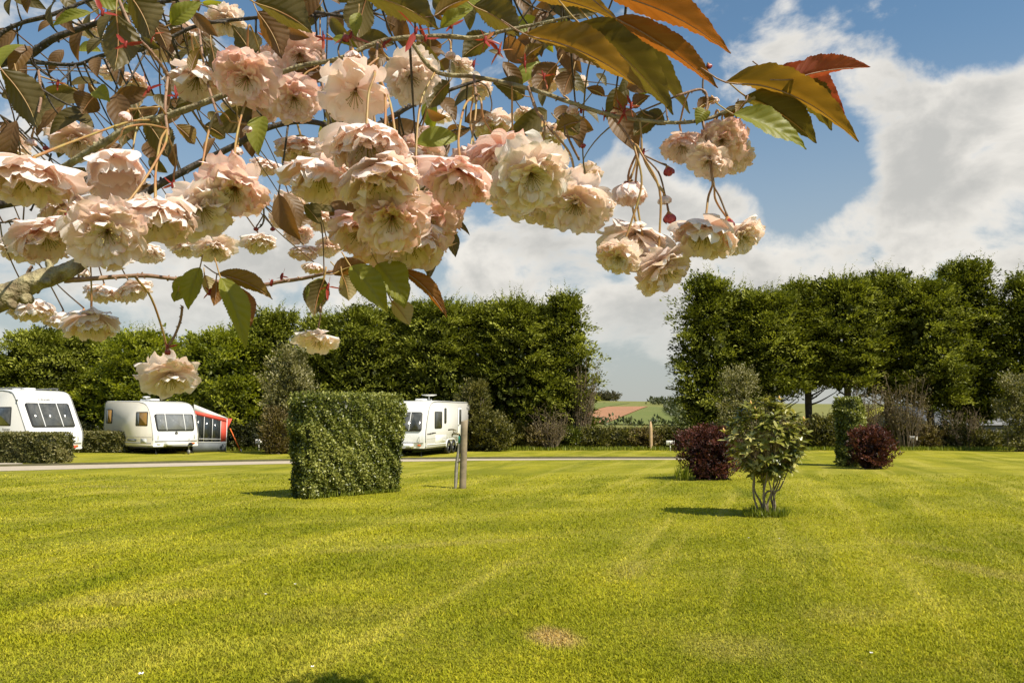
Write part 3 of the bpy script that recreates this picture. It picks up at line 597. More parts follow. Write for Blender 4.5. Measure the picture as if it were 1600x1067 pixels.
# ---- clipped hedges
def hedge(A, B, thick, H, label, mat, flare=.08, n=15000, ln=.075, wd=.05, name='clipped_hedge', wild=.5, group=None, toptint=.15, bulge=.05):
    A = np.array([A.x, A.y]); B = np.array([B.x, B.y]); u = B - A; L_ = np.linalg.norm(u); u /= L_; v = np.array([-u[1], u[0]])
    c = (A + B) / 2; root = empty(name, (c[0], c[1], 0)); tag(root, label, 'hedge', group)
    areas = np.array([L_ * H, L_ * H, thick * H, thick * H, L_ * thick]); cnt = (n * areas / areas.sum()).astype(int); P = []; N = []; T = []
    def pos(s, t, z):  # s along 0..1, t depth 0..1
        fl = 1 + flare * (z / H - .3) ; wob = bulge * np.sin(s * 9 + z * 5)
        return np.stack([A[0] + u[0] * ((s - .5) * L_ * (1 + flare * .6 * (z / H - .3)) + L_ / 2) + v[0] * ((t - .5) * thick * fl + thick / 2), A[1] + u[1] * ((s - .5) * L_ * (1 + flare * .6 * (z / H - .3)) + L_ / 2) + v[1] * ((t - .5) * thick * fl + thick / 2), z], -1)
    u3 = np.array([u[0], u[1], 0]); v3 = np.array([v[0], v[1], 0])
    for k, m in enumerate(cnt):
        a = rng.random(m); b = rng.random(m); j = rng.normal(0, .022, m)
        if k == 0: p = pos(a, np.zeros(m), b * H); nr = -v3
        elif k == 1: p = pos(a, np.ones(m), b * H); nr = v3
        elif k == 2: p = pos(np.zeros(m), a, b * H); nr = -u3
        elif k == 3: p = pos(np.ones(m), a, b * H); nr = u3
        else: p = pos(a, b, np.full(m, H)); nr = np.array([0, 0, 1.])
        lump = rng.normal(0, .012, m) + .05 * np.sin(p[:, 0] * 1.9 + p[:, 2] * 1.4 + 1) * np.sin(p[:, 2] * 2.1 + p[:, 1] * 1.1) + .045 * np.sin(p[:, 0] * 5.1 + p[:, 2] * 4.3) * np.sin(p[:, 2] * 6.1 + p[:, 1] * 3.7) + .022 * np.sin(p[:, 0] * 15 + p[:, 2] * 13 + p[:, 1] * 11)
        corner = np.zeros(m)
        if k < 4: corner = -.10 * np.clip((b - .93) / .07, 0, 1) ** 2 - .06 * np.clip((.06 - b) / .06, 0, 1)
        p = p + nr * (j + lump + corner)[:, None]
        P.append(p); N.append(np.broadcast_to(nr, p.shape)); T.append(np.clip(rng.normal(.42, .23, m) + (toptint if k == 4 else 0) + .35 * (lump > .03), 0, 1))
    P = np.concatenate(P); N = np.concatenate(N); T = np.concatenate(T); m = len(P); g = Geo()
    D = norm(rng.normal(0, .8, (m, 3)) + N * .25 + [0, 0, .35]); NN = norm(N + rng.normal(0, wild, (m, 3)))
    s = rng.uniform(.6, 1.3, m); scatter(g, P, D, NN, ln * s, wd * s, T)
    # stray shoots on top
    k = int(260 * L_ * max(.3, thick)); p = pos(rng.random(k), rng.random(k), np.full(k, H)); p[:, 2] += rng.random(k) * .09
    scatter(g, p, rng.normal(0, .5, (k, 3)) + [0, 0, .9], rng.normal(0, 1, (k, 3)), ln * 1.2, wd, np.clip(rng.normal(.75, .2, k), 0, 1))
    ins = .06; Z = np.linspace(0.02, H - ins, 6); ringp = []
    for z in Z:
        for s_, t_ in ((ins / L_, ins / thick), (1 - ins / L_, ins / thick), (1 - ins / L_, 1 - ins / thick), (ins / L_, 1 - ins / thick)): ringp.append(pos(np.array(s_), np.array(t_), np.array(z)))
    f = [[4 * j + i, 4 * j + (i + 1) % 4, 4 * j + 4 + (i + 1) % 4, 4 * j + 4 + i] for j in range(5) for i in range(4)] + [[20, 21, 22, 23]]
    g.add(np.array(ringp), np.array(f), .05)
    put(g, 'foliage', mat, root, (c[0], c[1], 0))
    return root
A = gnd(480, 780); Bp = Vector((-2.50, 17.95, 0))
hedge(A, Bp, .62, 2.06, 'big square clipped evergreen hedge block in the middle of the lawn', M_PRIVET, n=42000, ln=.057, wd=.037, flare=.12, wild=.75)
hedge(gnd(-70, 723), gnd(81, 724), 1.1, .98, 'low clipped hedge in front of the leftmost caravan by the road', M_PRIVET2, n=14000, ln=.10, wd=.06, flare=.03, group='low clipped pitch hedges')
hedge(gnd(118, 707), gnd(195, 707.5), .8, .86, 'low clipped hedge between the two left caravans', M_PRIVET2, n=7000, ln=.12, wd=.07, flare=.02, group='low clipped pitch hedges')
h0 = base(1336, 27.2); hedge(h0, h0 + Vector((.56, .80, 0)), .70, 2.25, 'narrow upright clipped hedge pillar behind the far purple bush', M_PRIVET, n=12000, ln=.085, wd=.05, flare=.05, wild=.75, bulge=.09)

# ---- purple bushes
shrub(1106, 21.6, 98, 668, 'large purple-red bush left of the rhododendron', M_RED, name='purple_bush', cat='bush', group='purple-leaved bushes on the lawn', lf=(.06, .035), csize=.13, nleaf=26, sprigs=55, stems=8, density=.9)
shrub(1357, 26.2, 68, 668, 'purple-red bush in front of the narrow clipped hedge pillar', M_RED, name='purple_bush', cat='bush', group='purple-leaved bushes on the lawn', lf=(.07, .04), csize=.14, nleaf=26, sprigs=50, stems=8, density=.9)

# ---- rhododendron
def rhododendron():
    b = gnd(1200, 806); Y = b.y; root = empty('rhododendron', b); tag(root, 'leafy rhododendron with crooked bare stems and pointed flower buds on the lawn', 'shrub')
    W_ = .64; zc = 1.22; tips = []; g = Geo(); stems = []
    for i in range(9):
        a = 6.28 * i / 9 + R.uniform(-.3, .3); s = b + Vector((math.cos(a) * .10, math.sin(a) * .08, -.03))
        k = b + Vector((math.cos(a) * R.uniform(.06, .24), math.sin(a) * .15, R.uniform(.25, .5))); e = b + Vector((math.cos(a) * R.uniform(.15, .38), math.sin(a) * .25, R.uniform(.75, 1.05)))
        gg = Geo(); tube(gg, [s, s.lerp(k, .5) + Vector((R.uniform(-.06, .06), 0, 0)), k + Vector((R.uniform(-.05, .05), 0, 0)), k.lerp(e, .5) + Vector((R.uniform(-.07, .07), 0, 0)), e], [.020, .018, .014, .012, .009], 8, 4, .14)
        stems.append((gg, e, k))
    # one long stem bending across to the right
    gg = Geo(); e = b + Vector((.38, -.02, .82)); tube(gg, [b + Vector((-.1, 0, .0)), b + Vector((-.02, 0, .38)), b + Vector((.16, -.05, .42)), b + Vector((.27, -.05, .60)), e], [.018, .016, .013, .011, .008], 8, 6, .14); stems.append((gg, e, e))
    n = 240
    for i in range(n):
        while True:
            v = Vector((R.uniform(-1, 1), R.uniform(-1, 1), R.uniform(-1, 1)))
            if .45 < v.length < 1: break
        if R.random() < .75: v = v.normalized() * R.uniform(.8, 1.02)
        z = zc + v.z * (.70 if v.z > 0 else .66); wx = W_ * (1 if v.z > -.35 else .85)
        p = b + Vector((v.x * wx * (1 + .1 * math.sin(i)), v.y * W_ * .85, z)) ; tips.append((p, v))
    for i, (p, v) in enumerate(tips):
        e = min(stems, key=lambda s: (s[1] - p).length); q = e[1]
        tube(e[0], [q, q.lerp(p, .5) + Vector((0, 0, -.05)), p], [.009, .007, .004], 5, 3)
    for gg, _, _ in stems: put(gg, 'stem', M_WOODSTEM, root, b, True)
    P = []; D = []; N = []; T = []; Ls = []
    for p, v in tips:
        ax = (v * .6 + Vector((0, 0, .75))).normalized(); a1 = ax.orthogonal().normalized(); a2 = ax.cross(a1); k = R.randint(7, 11); tt = min(1, max(0, R.gauss(.45, .22)))
        for j in range(k):
            a = 6.28 * j / k + R.uniform(-.25, .25); el = R.uniform(-.25, .75); d = (a1 * math.cos(a) + a2 * math.sin(a)) * math.cos(el) + ax * math.sin(el)
            P.append(p + ax * R.uniform(-.03, .02)); D.append(d); N.append(ax + (a1 * math.cos(a) + a2 * math.sin(a)) * -.3); T.append(min(1, max(0, tt + R.uniform(-.15, .15)))); Ls.append(R.uniform(.10, .165))
    g = Geo(); Ls = np.array(Ls); scatter(g, np.array([tuple(q) for q in P]), np.array([tuple(q) for q in D]), np.array([tuple(q) for q in N]), Ls, Ls * .42, np.array(T), T_LONG)
    put(g, 'foliage', M_RHODO, root, b)
    mb = plain('flower_bud', (.75, .50, .14), .5, noise=.8, nscale=30, col2=(.75, .25, .14))
    for (px, py) in ((1173, 630), (1218, 623), (1182, 652), (1256, 655), (1131, 673), (1248, 690), (1219, 636), (1180, 640), (1196,700)):
        p = at(px, py, Y - .35 if py > 640 else Y - .1); gg = Geo()
        ax = Vector((R.uniform(-.2, .2), 0, 1)); tube(gg, [p - ax * .035, p - ax * .01, p + ax * .03, p + ax * .055], [.008, .017, .012, .002], 8, 4); put(gg, 'bud', mb, root, p, True)
        k = 6; a = np.linspace(0, 6.28, k, endpoint=False); g2 = Geo(); D = np.stack([np.cos(a), np.sin(a), np.full(k, .55)], 1); scatter(g2, np.tile(np.array(tuple(p - ax * .03)), (k, 1)), D, np.stack([-np.cos(a) * .5, -np.sin(a) * .5, np.ones(k)], 1), .11, .04, .6, T_LONG); put(g2, 'leaf_whorl', M_RHODO, root, p)
    n = 420; a = rng.random(n) * 6.28; r = np.sqrt(rng.random(n)) * .38; tufts(np.stack([b.x + r * np.cos(a) - .05, b.y - .05 + r * .7 * np.sin(a), np.zeros(n)], 1), .17, .022, 'long_grass', .8)
rhododendron()
b = base(1064, 21.2); n = 60; tufts(np.stack([b.x + rng.normal(0, .1, n), b.y + rng.normal(0, .05, n), np.zeros(n)], 1), .42, .04, 'long_grass', .5)
hb = [A.lerp(Bp, t) for t in rng.random(260)]; tufts(np.array([(p.x + rng.normal(.04, .03), p.y - .04 + rng.normal(0, .03), 0) for p in hb]), .13, .015, 'long_grass', .6)

# ------------------------------------------------------------------ caravans
def profile_body(g, prof, W_, ins=.07):
    """side profile extruded across the width with rounded shoulders"""
    P = np.array(prof); c = P.mean(0); n = len(P); rings = []
    def inset(d):
        T = norm(np.roll(P, -1, 0) - np.roll(P, 1, 0)); Nn = np.stack([T[:, 1], -T[:, 0]], 1); s = np.sign(((P - c) * Nn).sum(1).mean()); return P - Nn * s * d
    for y, d in ((-W_ / 2, ins), (-W_ / 2 + .012, ins * .55), (-W_ / 2 + .035, ins * .2), (-W_ / 2 + .07, 0), (W_ / 2 - .07, 0), (W_ / 2 - .035, ins * .2), (W_ / 2 - .012, ins * .55), (W_ / 2, ins)):
        q = inset(d); rings.append(np.stack([q[:, 0], np.full(n, y), q[:, 1]], 1))
    k = np.arange(n); b = (k + 1) % n; f = [np.stack([i * n + k, (i + 1) * n + k, (i + 1) * n + b, i * n + b], 1) for i in range(len(rings) - 1)]
    g.add(np.concatenate(rings), [np.concatenate(f), k[None, :], ((len(rings) - 1) * n + k[::-1])[None, :]]); return rings
def smoothprof(pts, n=4): return [tuple(p) for p in catmull(pts, n)]
def front_at(prof, z):
    for (x0, z0), (x1, z1) in zip(prof[:-1], prof[1:]):
        if z0 <= z <= z1 and x0 > 0: return x0 + (x1 - x0) * (z - z0) / max(1e-6, z1 - z0), (x1 - x0, z1 - z0)
    return prof[0][0], (0, 1)
def text(s, size, mat, parent, loc, ux, uz, name='lettering'):
    c = bpy.data.curves.new(name, 'FONT'); c.body = s; c.size = size; c.extrude = .002; c.align_x = 'CENTER'; c.align_y = 'CENTER'; c.materials.append(mat)
    o_ = bpy.data.objects.new(name, c); me = bpy.data.meshes.new_from_object(o_); bpy.data.objects.remove(o_); o = bpy.data.objects.new(name, me); COL.objects.link(o); ux = Vector(ux).normalized(); uz = Vector(uz).normalized(); n = ux.cross(uz)
    o.parent = parent; o.matrix_local = Matrix.Translation(loc) @ Matrix((ux, uz, n)).transposed().to_4x4(); return o
def caravan(loc, rz, label, Lc, W_, front, roof, rear, cream, fwin, sides, door=None, wheels=(0,), dish=False, name='caravan'):
    root = empty(name, loc, rz); tag(root, label, 'caravan', 'touring caravans on the pitches')
    h = Lc / 2; fz = .34
    prof = [(h, fz)] + [(h + a, z) for a, z in smoothprof(front, 4)] + [(-h + a, z) for a, z in roof] + [(-h + a, z) for a, z in rear] + [(-h + .12, fz)]
    g = Geo(); profile_body(g, prof, W_); body = local(g, 'body', M_WHITE, root, False)
    Fp = prof[:1 + len(smoothprof(front, 4))]
    # cream or shade-greyed white side skins with awning rail following the profile
    P = np.array(prof); c = P.mean(0)
    for sd in (-1, 1):
        q = c + (P - c) * np.array([.975, .955]); y0 = sd * (W_ / 2 + .001); y1 = sd * (W_ / 2 + .008); n_ = len(q)
        V = np.concatenate([np.stack([q[:, 0], np.full(n_, y0), q[:, 1]], 1), np.stack([q[:, 0], np.full(n_, y1), q[:, 1]], 1)]); k = np.arange(n_); b = (k + 1) % n_
        gg = Geo(); gg.add(V, [np.stack([k, b, n_ + b, n_ + k], 1), (n_ + k)[None, :]]); local(gg, 'side_panel', M_CREAM if cream else M_SIDESHADE, root)
        top = [i for i in range(n_) if q[i, 1] > fz + .25]
        gg = Geo(); tube(gg, [(q[i, 0], sd * (W_ / 2 + .012), q[i, 1]) for i in top], .014, 6, 1, sub=False); local(gg, 'awning_rail', M_TRIM, root, True)
        gg = Geo(); box(gg, (0, sd * (W_ / 2 + .014), fz + .16), (Lc * .93, .02, .05)); box(gg, (0, sd * (W_ / 2 + .014), fz + .44), (Lc * .95, .012, .018)); local(gg, 'side_trim', M_TRIM if cream else M_PALETRIM, root)
    # front windows
    z0, z1, w, skew, panes = fwin
    (x0, t0) = front_at(Fp, z0); (x1, t1) = front_at(Fp, z1); uz = Vector((x1 - x0, 0, z1 - z0)); hh = uz.length; uz.normalize(); ux = Vector((0, 1, 0)); nrm = ux.cross(uz)
    cc = Vector(((x0 + x1) / 2, 0, (z0 + z1) / 2)) + nrm * .015
    # find how far the bodywork bulges beyond the chord so that the glass sits proud of it
    bul = max((Vector((a, 0, z)) - Vector((x0, 0, z0))).dot(nrm) for a, z in Fp if z0 <= z <= z1); cc = cc + nrm * max(0, bul)
    gg = Geo(); panel(gg, cc, ux, uz, w, hh, .03, .09, skew); fr = local(gg, 'front_window', M_BLACK, root)
    n_ = len(panes); tot = sum(panes); y = -w / 2 + .05
    for wd in panes:
        pw = (w - .10) * wd / tot; gg = Geo(); yc = y + pw / 2; y += pw
        panel(gg, cc + ux * yc * (1.0) + nrm * .03, ux, uz, pw - .035, hh - .09, .012, .05, skew * .35); local(gg, 'pane', M_GLASSGREY if cream else M_GLASS, fr)
    y = -w / 2 + .05
    for wd in panes[:-1]:
        y += (w - .10) * wd / tot; gg = Geo(); panel(gg, cc + ux * y + nrm * .032, ux, uz, .035, hh - .03, .02, .01); local(gg, 'mullion', M_PALETRIM, fr)
    # front lower trim, emblem, grab bar, locker lines
    xf = front_at(Fp, .62)[0]; gg = Geo(); box(gg, (xf + .012, 0, .60), (.03, W_ * .93, .03)); local(gg, 'front_trim', M_TRIM, root)
    xf = front_at(Fp, .98)[0]; gg = Geo(); lathe(gg, (xf + .02, 0, .96 if cream else .98), [(0.001, .0), (.075, 0), (.075, .02), (.045, .025), (.04, .012), (.001, .012)], 18, 'x'); local(gg, 'emblem', M_STRIPE, root)
    for sd in (-1, 1):
        gg = Geo(); xq = front_at(Fp, .78)[0]; tube(gg, [(xq, sd * W_ * .4, .70), (xq + .05, sd * W_ * .4, .72), (xq + .05, sd * W_ * .4, .88), (xq - .02, sd * W_ * .4, .9)], .014, 6, 3); local(gg, 'grab_handle', M_PALETRIM, root, True)
        gg = Geo(); panel(gg, Vector((front_at(Fp, .5)[0] + .008, sd * W_ * .38, .48)), (0, 1, 0), (0, 0, 1), .16, .07, .02, .03); local(gg, 'marker_lamp', M_ORANGE if sd > 0 else M_PALETRIM, root)
    # side windows etc
    for (xc, ww, zz0, zz1, sd, mt) in sides:
        ux_ = Vector((-sd, 0, 0)); c_ = Vector((h - xc, sd * (W_ / 2 + .01), (zz0 + zz1) / 2)); gg = Geo(); panel(gg, c_, ux_, (0, 0, 1), ww, zz1 - zz0, .025, .06); fr = local(gg, 'side_window', M_BLACK, root)
        gg = Geo(); panel(gg, c_ + Vector((0, sd * .025, 0)), ux_, (0, 0, 1), ww - .09, zz1 - zz0 - .09, .012, .04); local(gg, 'pane', mt, fr)
        if mt is M_AMBER:
            gg = Geo(); panel(gg, c_ + Vector((-ww * .30, sd * .038, 0)), ux_, (0, 0, 1), ww * .26, zz1 - zz0 - .1, .008, .02); local(gg, 'curtain', M_GREYCLOTH, fr)
    if door:
        xc, zz0, zz1, sd = door; c_ = Vector((h - xc, sd * (W_ / 2 + .009), (zz0 + zz1) / 2)); ux_ = Vector((-sd, 0, 0))
        gg = Geo(); panel(gg, c_, ux_, (0, 0, 1), .66, zz1 - zz0, .006, .08); d0 = local(gg, 'door', M_TRIM, root)
        gg = Geo(); panel(gg, c_ + Vector((0, sd * .006, 0)), ux_, (0, 0, 1), .62, zz1 - zz0 - .04, .014, .07); local(gg, 'door_skin', M_WHITE, d0)
        gg = Geo(); panel(gg, c_ + Vector((0, sd * .02, .38)), ux_, (0, 0, 1), .34, .72, .012, .04); local(gg, 'pane', M_GLASS, d0)
        gg = Geo(); box(gg, c_ + Vector((.24, sd * .03, -.02)), (.1, .03, .04)); local(gg, 'handle', M_BLACK, d0)
    # wheels with arches
    for sd in (-1, 1):
        for wx in wheels:
            wc = Vector((h - wx, sd * (W_ / 2 - .045), .32)); gg = Geo()
            lathe(gg, wc, [(.19, -.09), (.29, -.095), (.315, -.07), (.315, .07), (.29, .095), (.19, .09)], 28, 'y'); wh = local(gg, 'wheel', M_BLACK, root, True)
            gg = Geo(); lathe(gg, wc, [(.001, -sd * .085), (.05, -sd * .10), (.07, -sd * .06), (.15, -sd * .05), (.185, -sd * .085), (.195, -sd * .08), (.19, 0), (.001, 0)], 28, 'y'); local(gg, 'rim', M_PALETRIM, wh, True)
        a0 = min(wheels); a1 = max(wheels); gg = Geo(); pts = [(h - a0 + .36, .32)] + [(h - a0 + .36 * math.cos(t), .34 + .34 * math.sin(t)) for t in np.linspace(.2, 1.4, 6)] + [(h - a1 - .36 * math.cos(t), .34 + .34 * math.sin(t)) for t in np.linspace(1.4, .2, 6)] + [(h - a1 - .36, .32)]
        tube(gg, [(x, sd * (W_ / 2 + .012), z) for x, z in pts], .03, 6, 1, sub=False); local(gg, 'wheel_arch', M_PALETRIM, root, True)
    # chassis, A-frame, hitch, jockey wheel, steadies
    gg = Geo(); box(gg, (-.1, 0, .29), (Lc * .92, W_ * .86, .1)); local(gg, 'chassis', M_BLACK, root)
    gg = Geo()
    for sd in (-1, 1): tube(gg, [(h - .3, sd * .55, .36), (h + 1.15, sd * .05, .40)], .035, 6, 1, sub=False)
    tube(gg, [(h + 1.05, 0, .41), (h + 1.4, 0, .42)], .04, 8, 1, sub=False); fr = local(gg, 'tow_frame', M_TRIM, root, True)
    gg = Geo(); tube(gg, [(h + 1.2, 0, .44), (h + 1.33, 0, .50), (h + 1.48, 0, .46)], [.05, .06, .045], 8, 3); local(gg, 'hitch_head', M_REDCLOTH if not cream else M_BLACK, fr, True)
    gg = Geo(); tube(gg, [(h + 1.0, .09, .72), (h + 1.0, .09, .14)], .022, 8, 1, sub=False); lathe(gg, (h + 1.0, .09, .11), [(.001, -.03), (.1, -.03), (.11, 0), (.1, .03), (.001, .03)], 16, 'y'); local(gg, 'jockey_wheel', M_TRIM, root, True)
    gg = Geo(); panel(gg, Vector((h + .1, 0, .40)), (1, 0, 0), (0, 1, 0), .5, W_ * .55, .16, .1); local(gg, 'tow_cover', M_WHITE, root)
    for sx in (-1, 1):
        for sd in (-1, 1):
            gg = Geo(); tube(gg, [(sx * (h - .35), sd * W_ * .36, .3), (sx * (h - .12), sd * W_ * .40, .0)], .018, 6, 1, sub=False); box(gg, (sx * (h - .12), sd * W_ * .40, .012), (.14, .1, .02)); local(gg, 'corner_steady', M_BLACK, root)
    zt = max(z for _, z in roof)
    for (rx, s_) in ((h - 2.4, .5), (h - 3.3, .36)):
        gg = Geo(); panel(gg, Vector((rx, 0, zt)), (1, 0, 0), (0, 1, 0), s_, s_, .09, .12); local(gg, 'roof_vent', M_PALETRIM, root)
    if cream:
        gg = Geo(); lathe(gg, (h - 3.1, 0, zt + .085), [(.04, 0), (.04, .06), (.18, .08), (.17, .13), (.02, .15)], 16); local(gg, 'roof_cowl', M_PALETRIM, root, True)
    if dish:
        dx_ = h - dish; gg = Geo(); tube(gg, [(dx_, .2, zt - .02), (dx_, .2, zt + .24)], .028, 8, 1, sub=False); lathe(gg, (dx_, .2, zt + .22), [(.001, 0), (.2, .015), (.36, .06), (.37, .075), (.2, .045), (.001, .03)], 24); local(gg, 'satellite_dish', M_PALETRIM, root, True)
    return root, Fp

nA = Vector((.77, -.64)).normalized(); rA = math.atan2(nA.y, nA.x)
# middle caravan (older, cream sides)
cm = Vector((-15.7, 37.5, 0)) - Vector((nA.x, nA.y, 0)) * 2.6
mid, FpM = caravan(cm, rA, 'older cream-sided caravan with a red-edged awning on its far side', 5.2, 2.2,
    [(0, .36), (.0, .8), (-.05, 1.0), (-.20, 1.42), (-.38, 1.86), (-.60, 2.16), (-.95, 2.36), (-1.6, 2.46)], [(.6, 2.5), (.2, 2.5)], [(.06, 2.46), (.0, 2.32), (.0, 1.4), (.04, .6)], True,
    (1.06, 1.84, 1.86, -.05, (1, 2.1, 1)), [(1.15, 1.15, 1.28, 1.95, -1, M_AMBER), (4.55, .62, 1.4, 2.1, -1, M_AMBER), (1.2, 1.0, 1.2, 1.8, 1, M_GLASS)], (2.4, .5, 2.2, 1), (3.2,))
gg = Geo(); panel(gg, Vector((.55, -1.121, .62)), (1, 0, 0), (0, 0, 1), .9, .1, .012, .03); local(gg, 'locker_grille', M_TRIM, mid)
gg = Geo(); panel(gg, Vector((1.75, -1.121, .60)), (1, 0, 0), (0, 0, 1), .62, .22, .01, .03); local(gg, 'locker_door', M_WHITE, mid)
# leftmost caravan (newer, raked)
nL = Vector((.85, -.527)).normalized(); rL = math.atan2(nL.y, nL.x); fl = base(92, 33.4); cl_ = fl - Vector((nL.x, nL.y, 0)) * 3.1
lef, FpL = caravan(cl_, rL, 'modern white caravan with a raked wide front window, cut by the left edge', 6.2, 2.3,
    [(0, .36), (.03, .75), (-.05, 1.1), (-.40, 1.6), (-.86, 2.25), (-1.08, 2.55), (-1.4, 2.77), (-2.1, 2.86)], [(.6, 2.86), (.2, 2.84)], [(.06, 2.78), (.0, 2.6), (.0, 1.4), (.04, .6)], False,
    (1.26, 2.26, 1.80, -.03, (1, 1.55, 1)), [(2.05, 1.5, 1.32, 2.12, -1, M_GLASS), (4.2, 1.1, 1.32, 2.1, -1, M_GLASS)], (3.4, .5, 2.3, 1), (3.6,))
def ftext(Fp, z, s, size, root):
    x, (a, c) = front_at(Fp, z); uz = Vector((a, 0, c)).normalized(); text(s, size, M_STRIPE, root, Vector((x, 0, z)) + Vector((0, 1, 0)).cross(uz) * .02, (0, 1, 0), uz)
ftext(FpL, 2.42, 'AVENGER  T', .12, lef)
text('Avenger', .19, M_STRIPE, lef, Vector((1.45, -1.163, 1.18)), (1, 0, 0), (0, 0, 1))
gg = Geo()
for (x0, x1, z0, z1, w0, w1) in ((-1.2, 2.35, 1.05, .93, .02, .055), (-1.2, 1.4, .99, .95, .03, .02)):
    m = 12; s = np.linspace(0, 1, m); X = x0 + (x1 - x0) * s; Z = z0 + (z1 - z0) * s ** 2.2; w = (w0 + (w1 - w0) * s) * np.sqrt(np.clip(1.02 - s ** 6, 0, 1))
    V = [(X[i], -1.162, Z[i] - w[i] / 2) for i in range(m)] + [(X[i], -1.162, Z[i] + w[i] / 2) for i in range(m)] + [(X[i], -1.159, Z[i] - w[i] / 2) for i in range(m)] + [(X[i], -1.159, Z[i] + w[i] / 2) for i in range(m)]
    f = [[i, i + 1, m + i + 1, m + i] for i in range(m - 1)] + [[m + i, m + i + 1, 3 * m + i + 1, 3 * m + i] for i in range(m - 1)] + [[i + 1, i, 2 * m + i, 2 * m + i + 1] for i in range(m - 1)]
    gg.add(V, np.array(f))
local(gg, 'swoosh_graphic', M_STRIPE, lef)
gg = Geo(); panel(gg, Vector((2.2, -1.158, 2.38)), (1, 0, 0), (0, 0, 1), .14, .07, .03, .03); local(gg, 'side_lamp', M_STRIPE, lef)
for sd in (-1, 1):
    gg = Geo(); tube(gg, [(1.6, sd * .75, 2.87), (1.4, sd * .75, 2.93), (-2.2, sd * .75, 2.93), (-2.5, sd * .75, 2.87)], .018, 6, 3); local(gg, 'roof_rail', M_TRIM, lef, True)
# right caravan (twin axle, dish)
nR = Vector((-.25, -.967)).normalized(); rR = math.atan2(nR.y, nR.x)
fc = Vector((-3.75, 34.6, 0)) + Vector((-.967, .25, 0)) * 1.12; cr = fc - Vector((nR.x, nR.y, 0)) * 3.2
rig, FpR = caravan(cr, rR, 'white twin-axle caravan with a roof satellite dish, half hidden by the hedge block', 6.4, 2.25,
    [(0, .36), (.04, .75), (.0, 1.05), (-.14, 1.5), (-.32, 1.95), (-.48, 2.2), (-.8, 2.38), (-1.5, 2.44)], [(.6, 2.46), (.25, 2.46)], [(.05, 2.42), (.0, 2.3), (.0, 1.4), (.03, .6)], False,
    (1.08, 1.90, 1.85, .08, (1, 1.5, 1)), [(1.6, .95, 1.2, 1.95, 1, M_GLASS), (2.55, .26, 1.42, 2.12, 1, M_GLASS), (2.0, 1.1, 1.2, 1.8, -1, M_GLASS)], (4.7, .48, 2.2, 1), (3.05, 3.75), dish=2.9)
gg = Geo()
for i in range(3): panel(gg, Vector((2.15 + .3 * i, 1.135, 1.0 - .02 * i)), (-1, 0, 0), (0, 0, 1), .5, .05, .006, .02)
local(gg, 'swoosh_graphic', M_STRIPE, rig)
gg = Geo(); panel(gg, Vector((1.2, 1.134, .72)), (-1, 0, 0), (0, 0, 1), 1.5, .36, .008, .04); local(gg, 'locker_door', M_WHITE, rig)
gg = Geo(); panel(gg, Vector((3.17 - .13, .62, 1.5)) + Vector((.04, 0, 0)), (0, 1, 0), (-.36, 0, 1), .34, .62, .012, .03); local(gg, 'curtain', M_CURTAIN, rig)

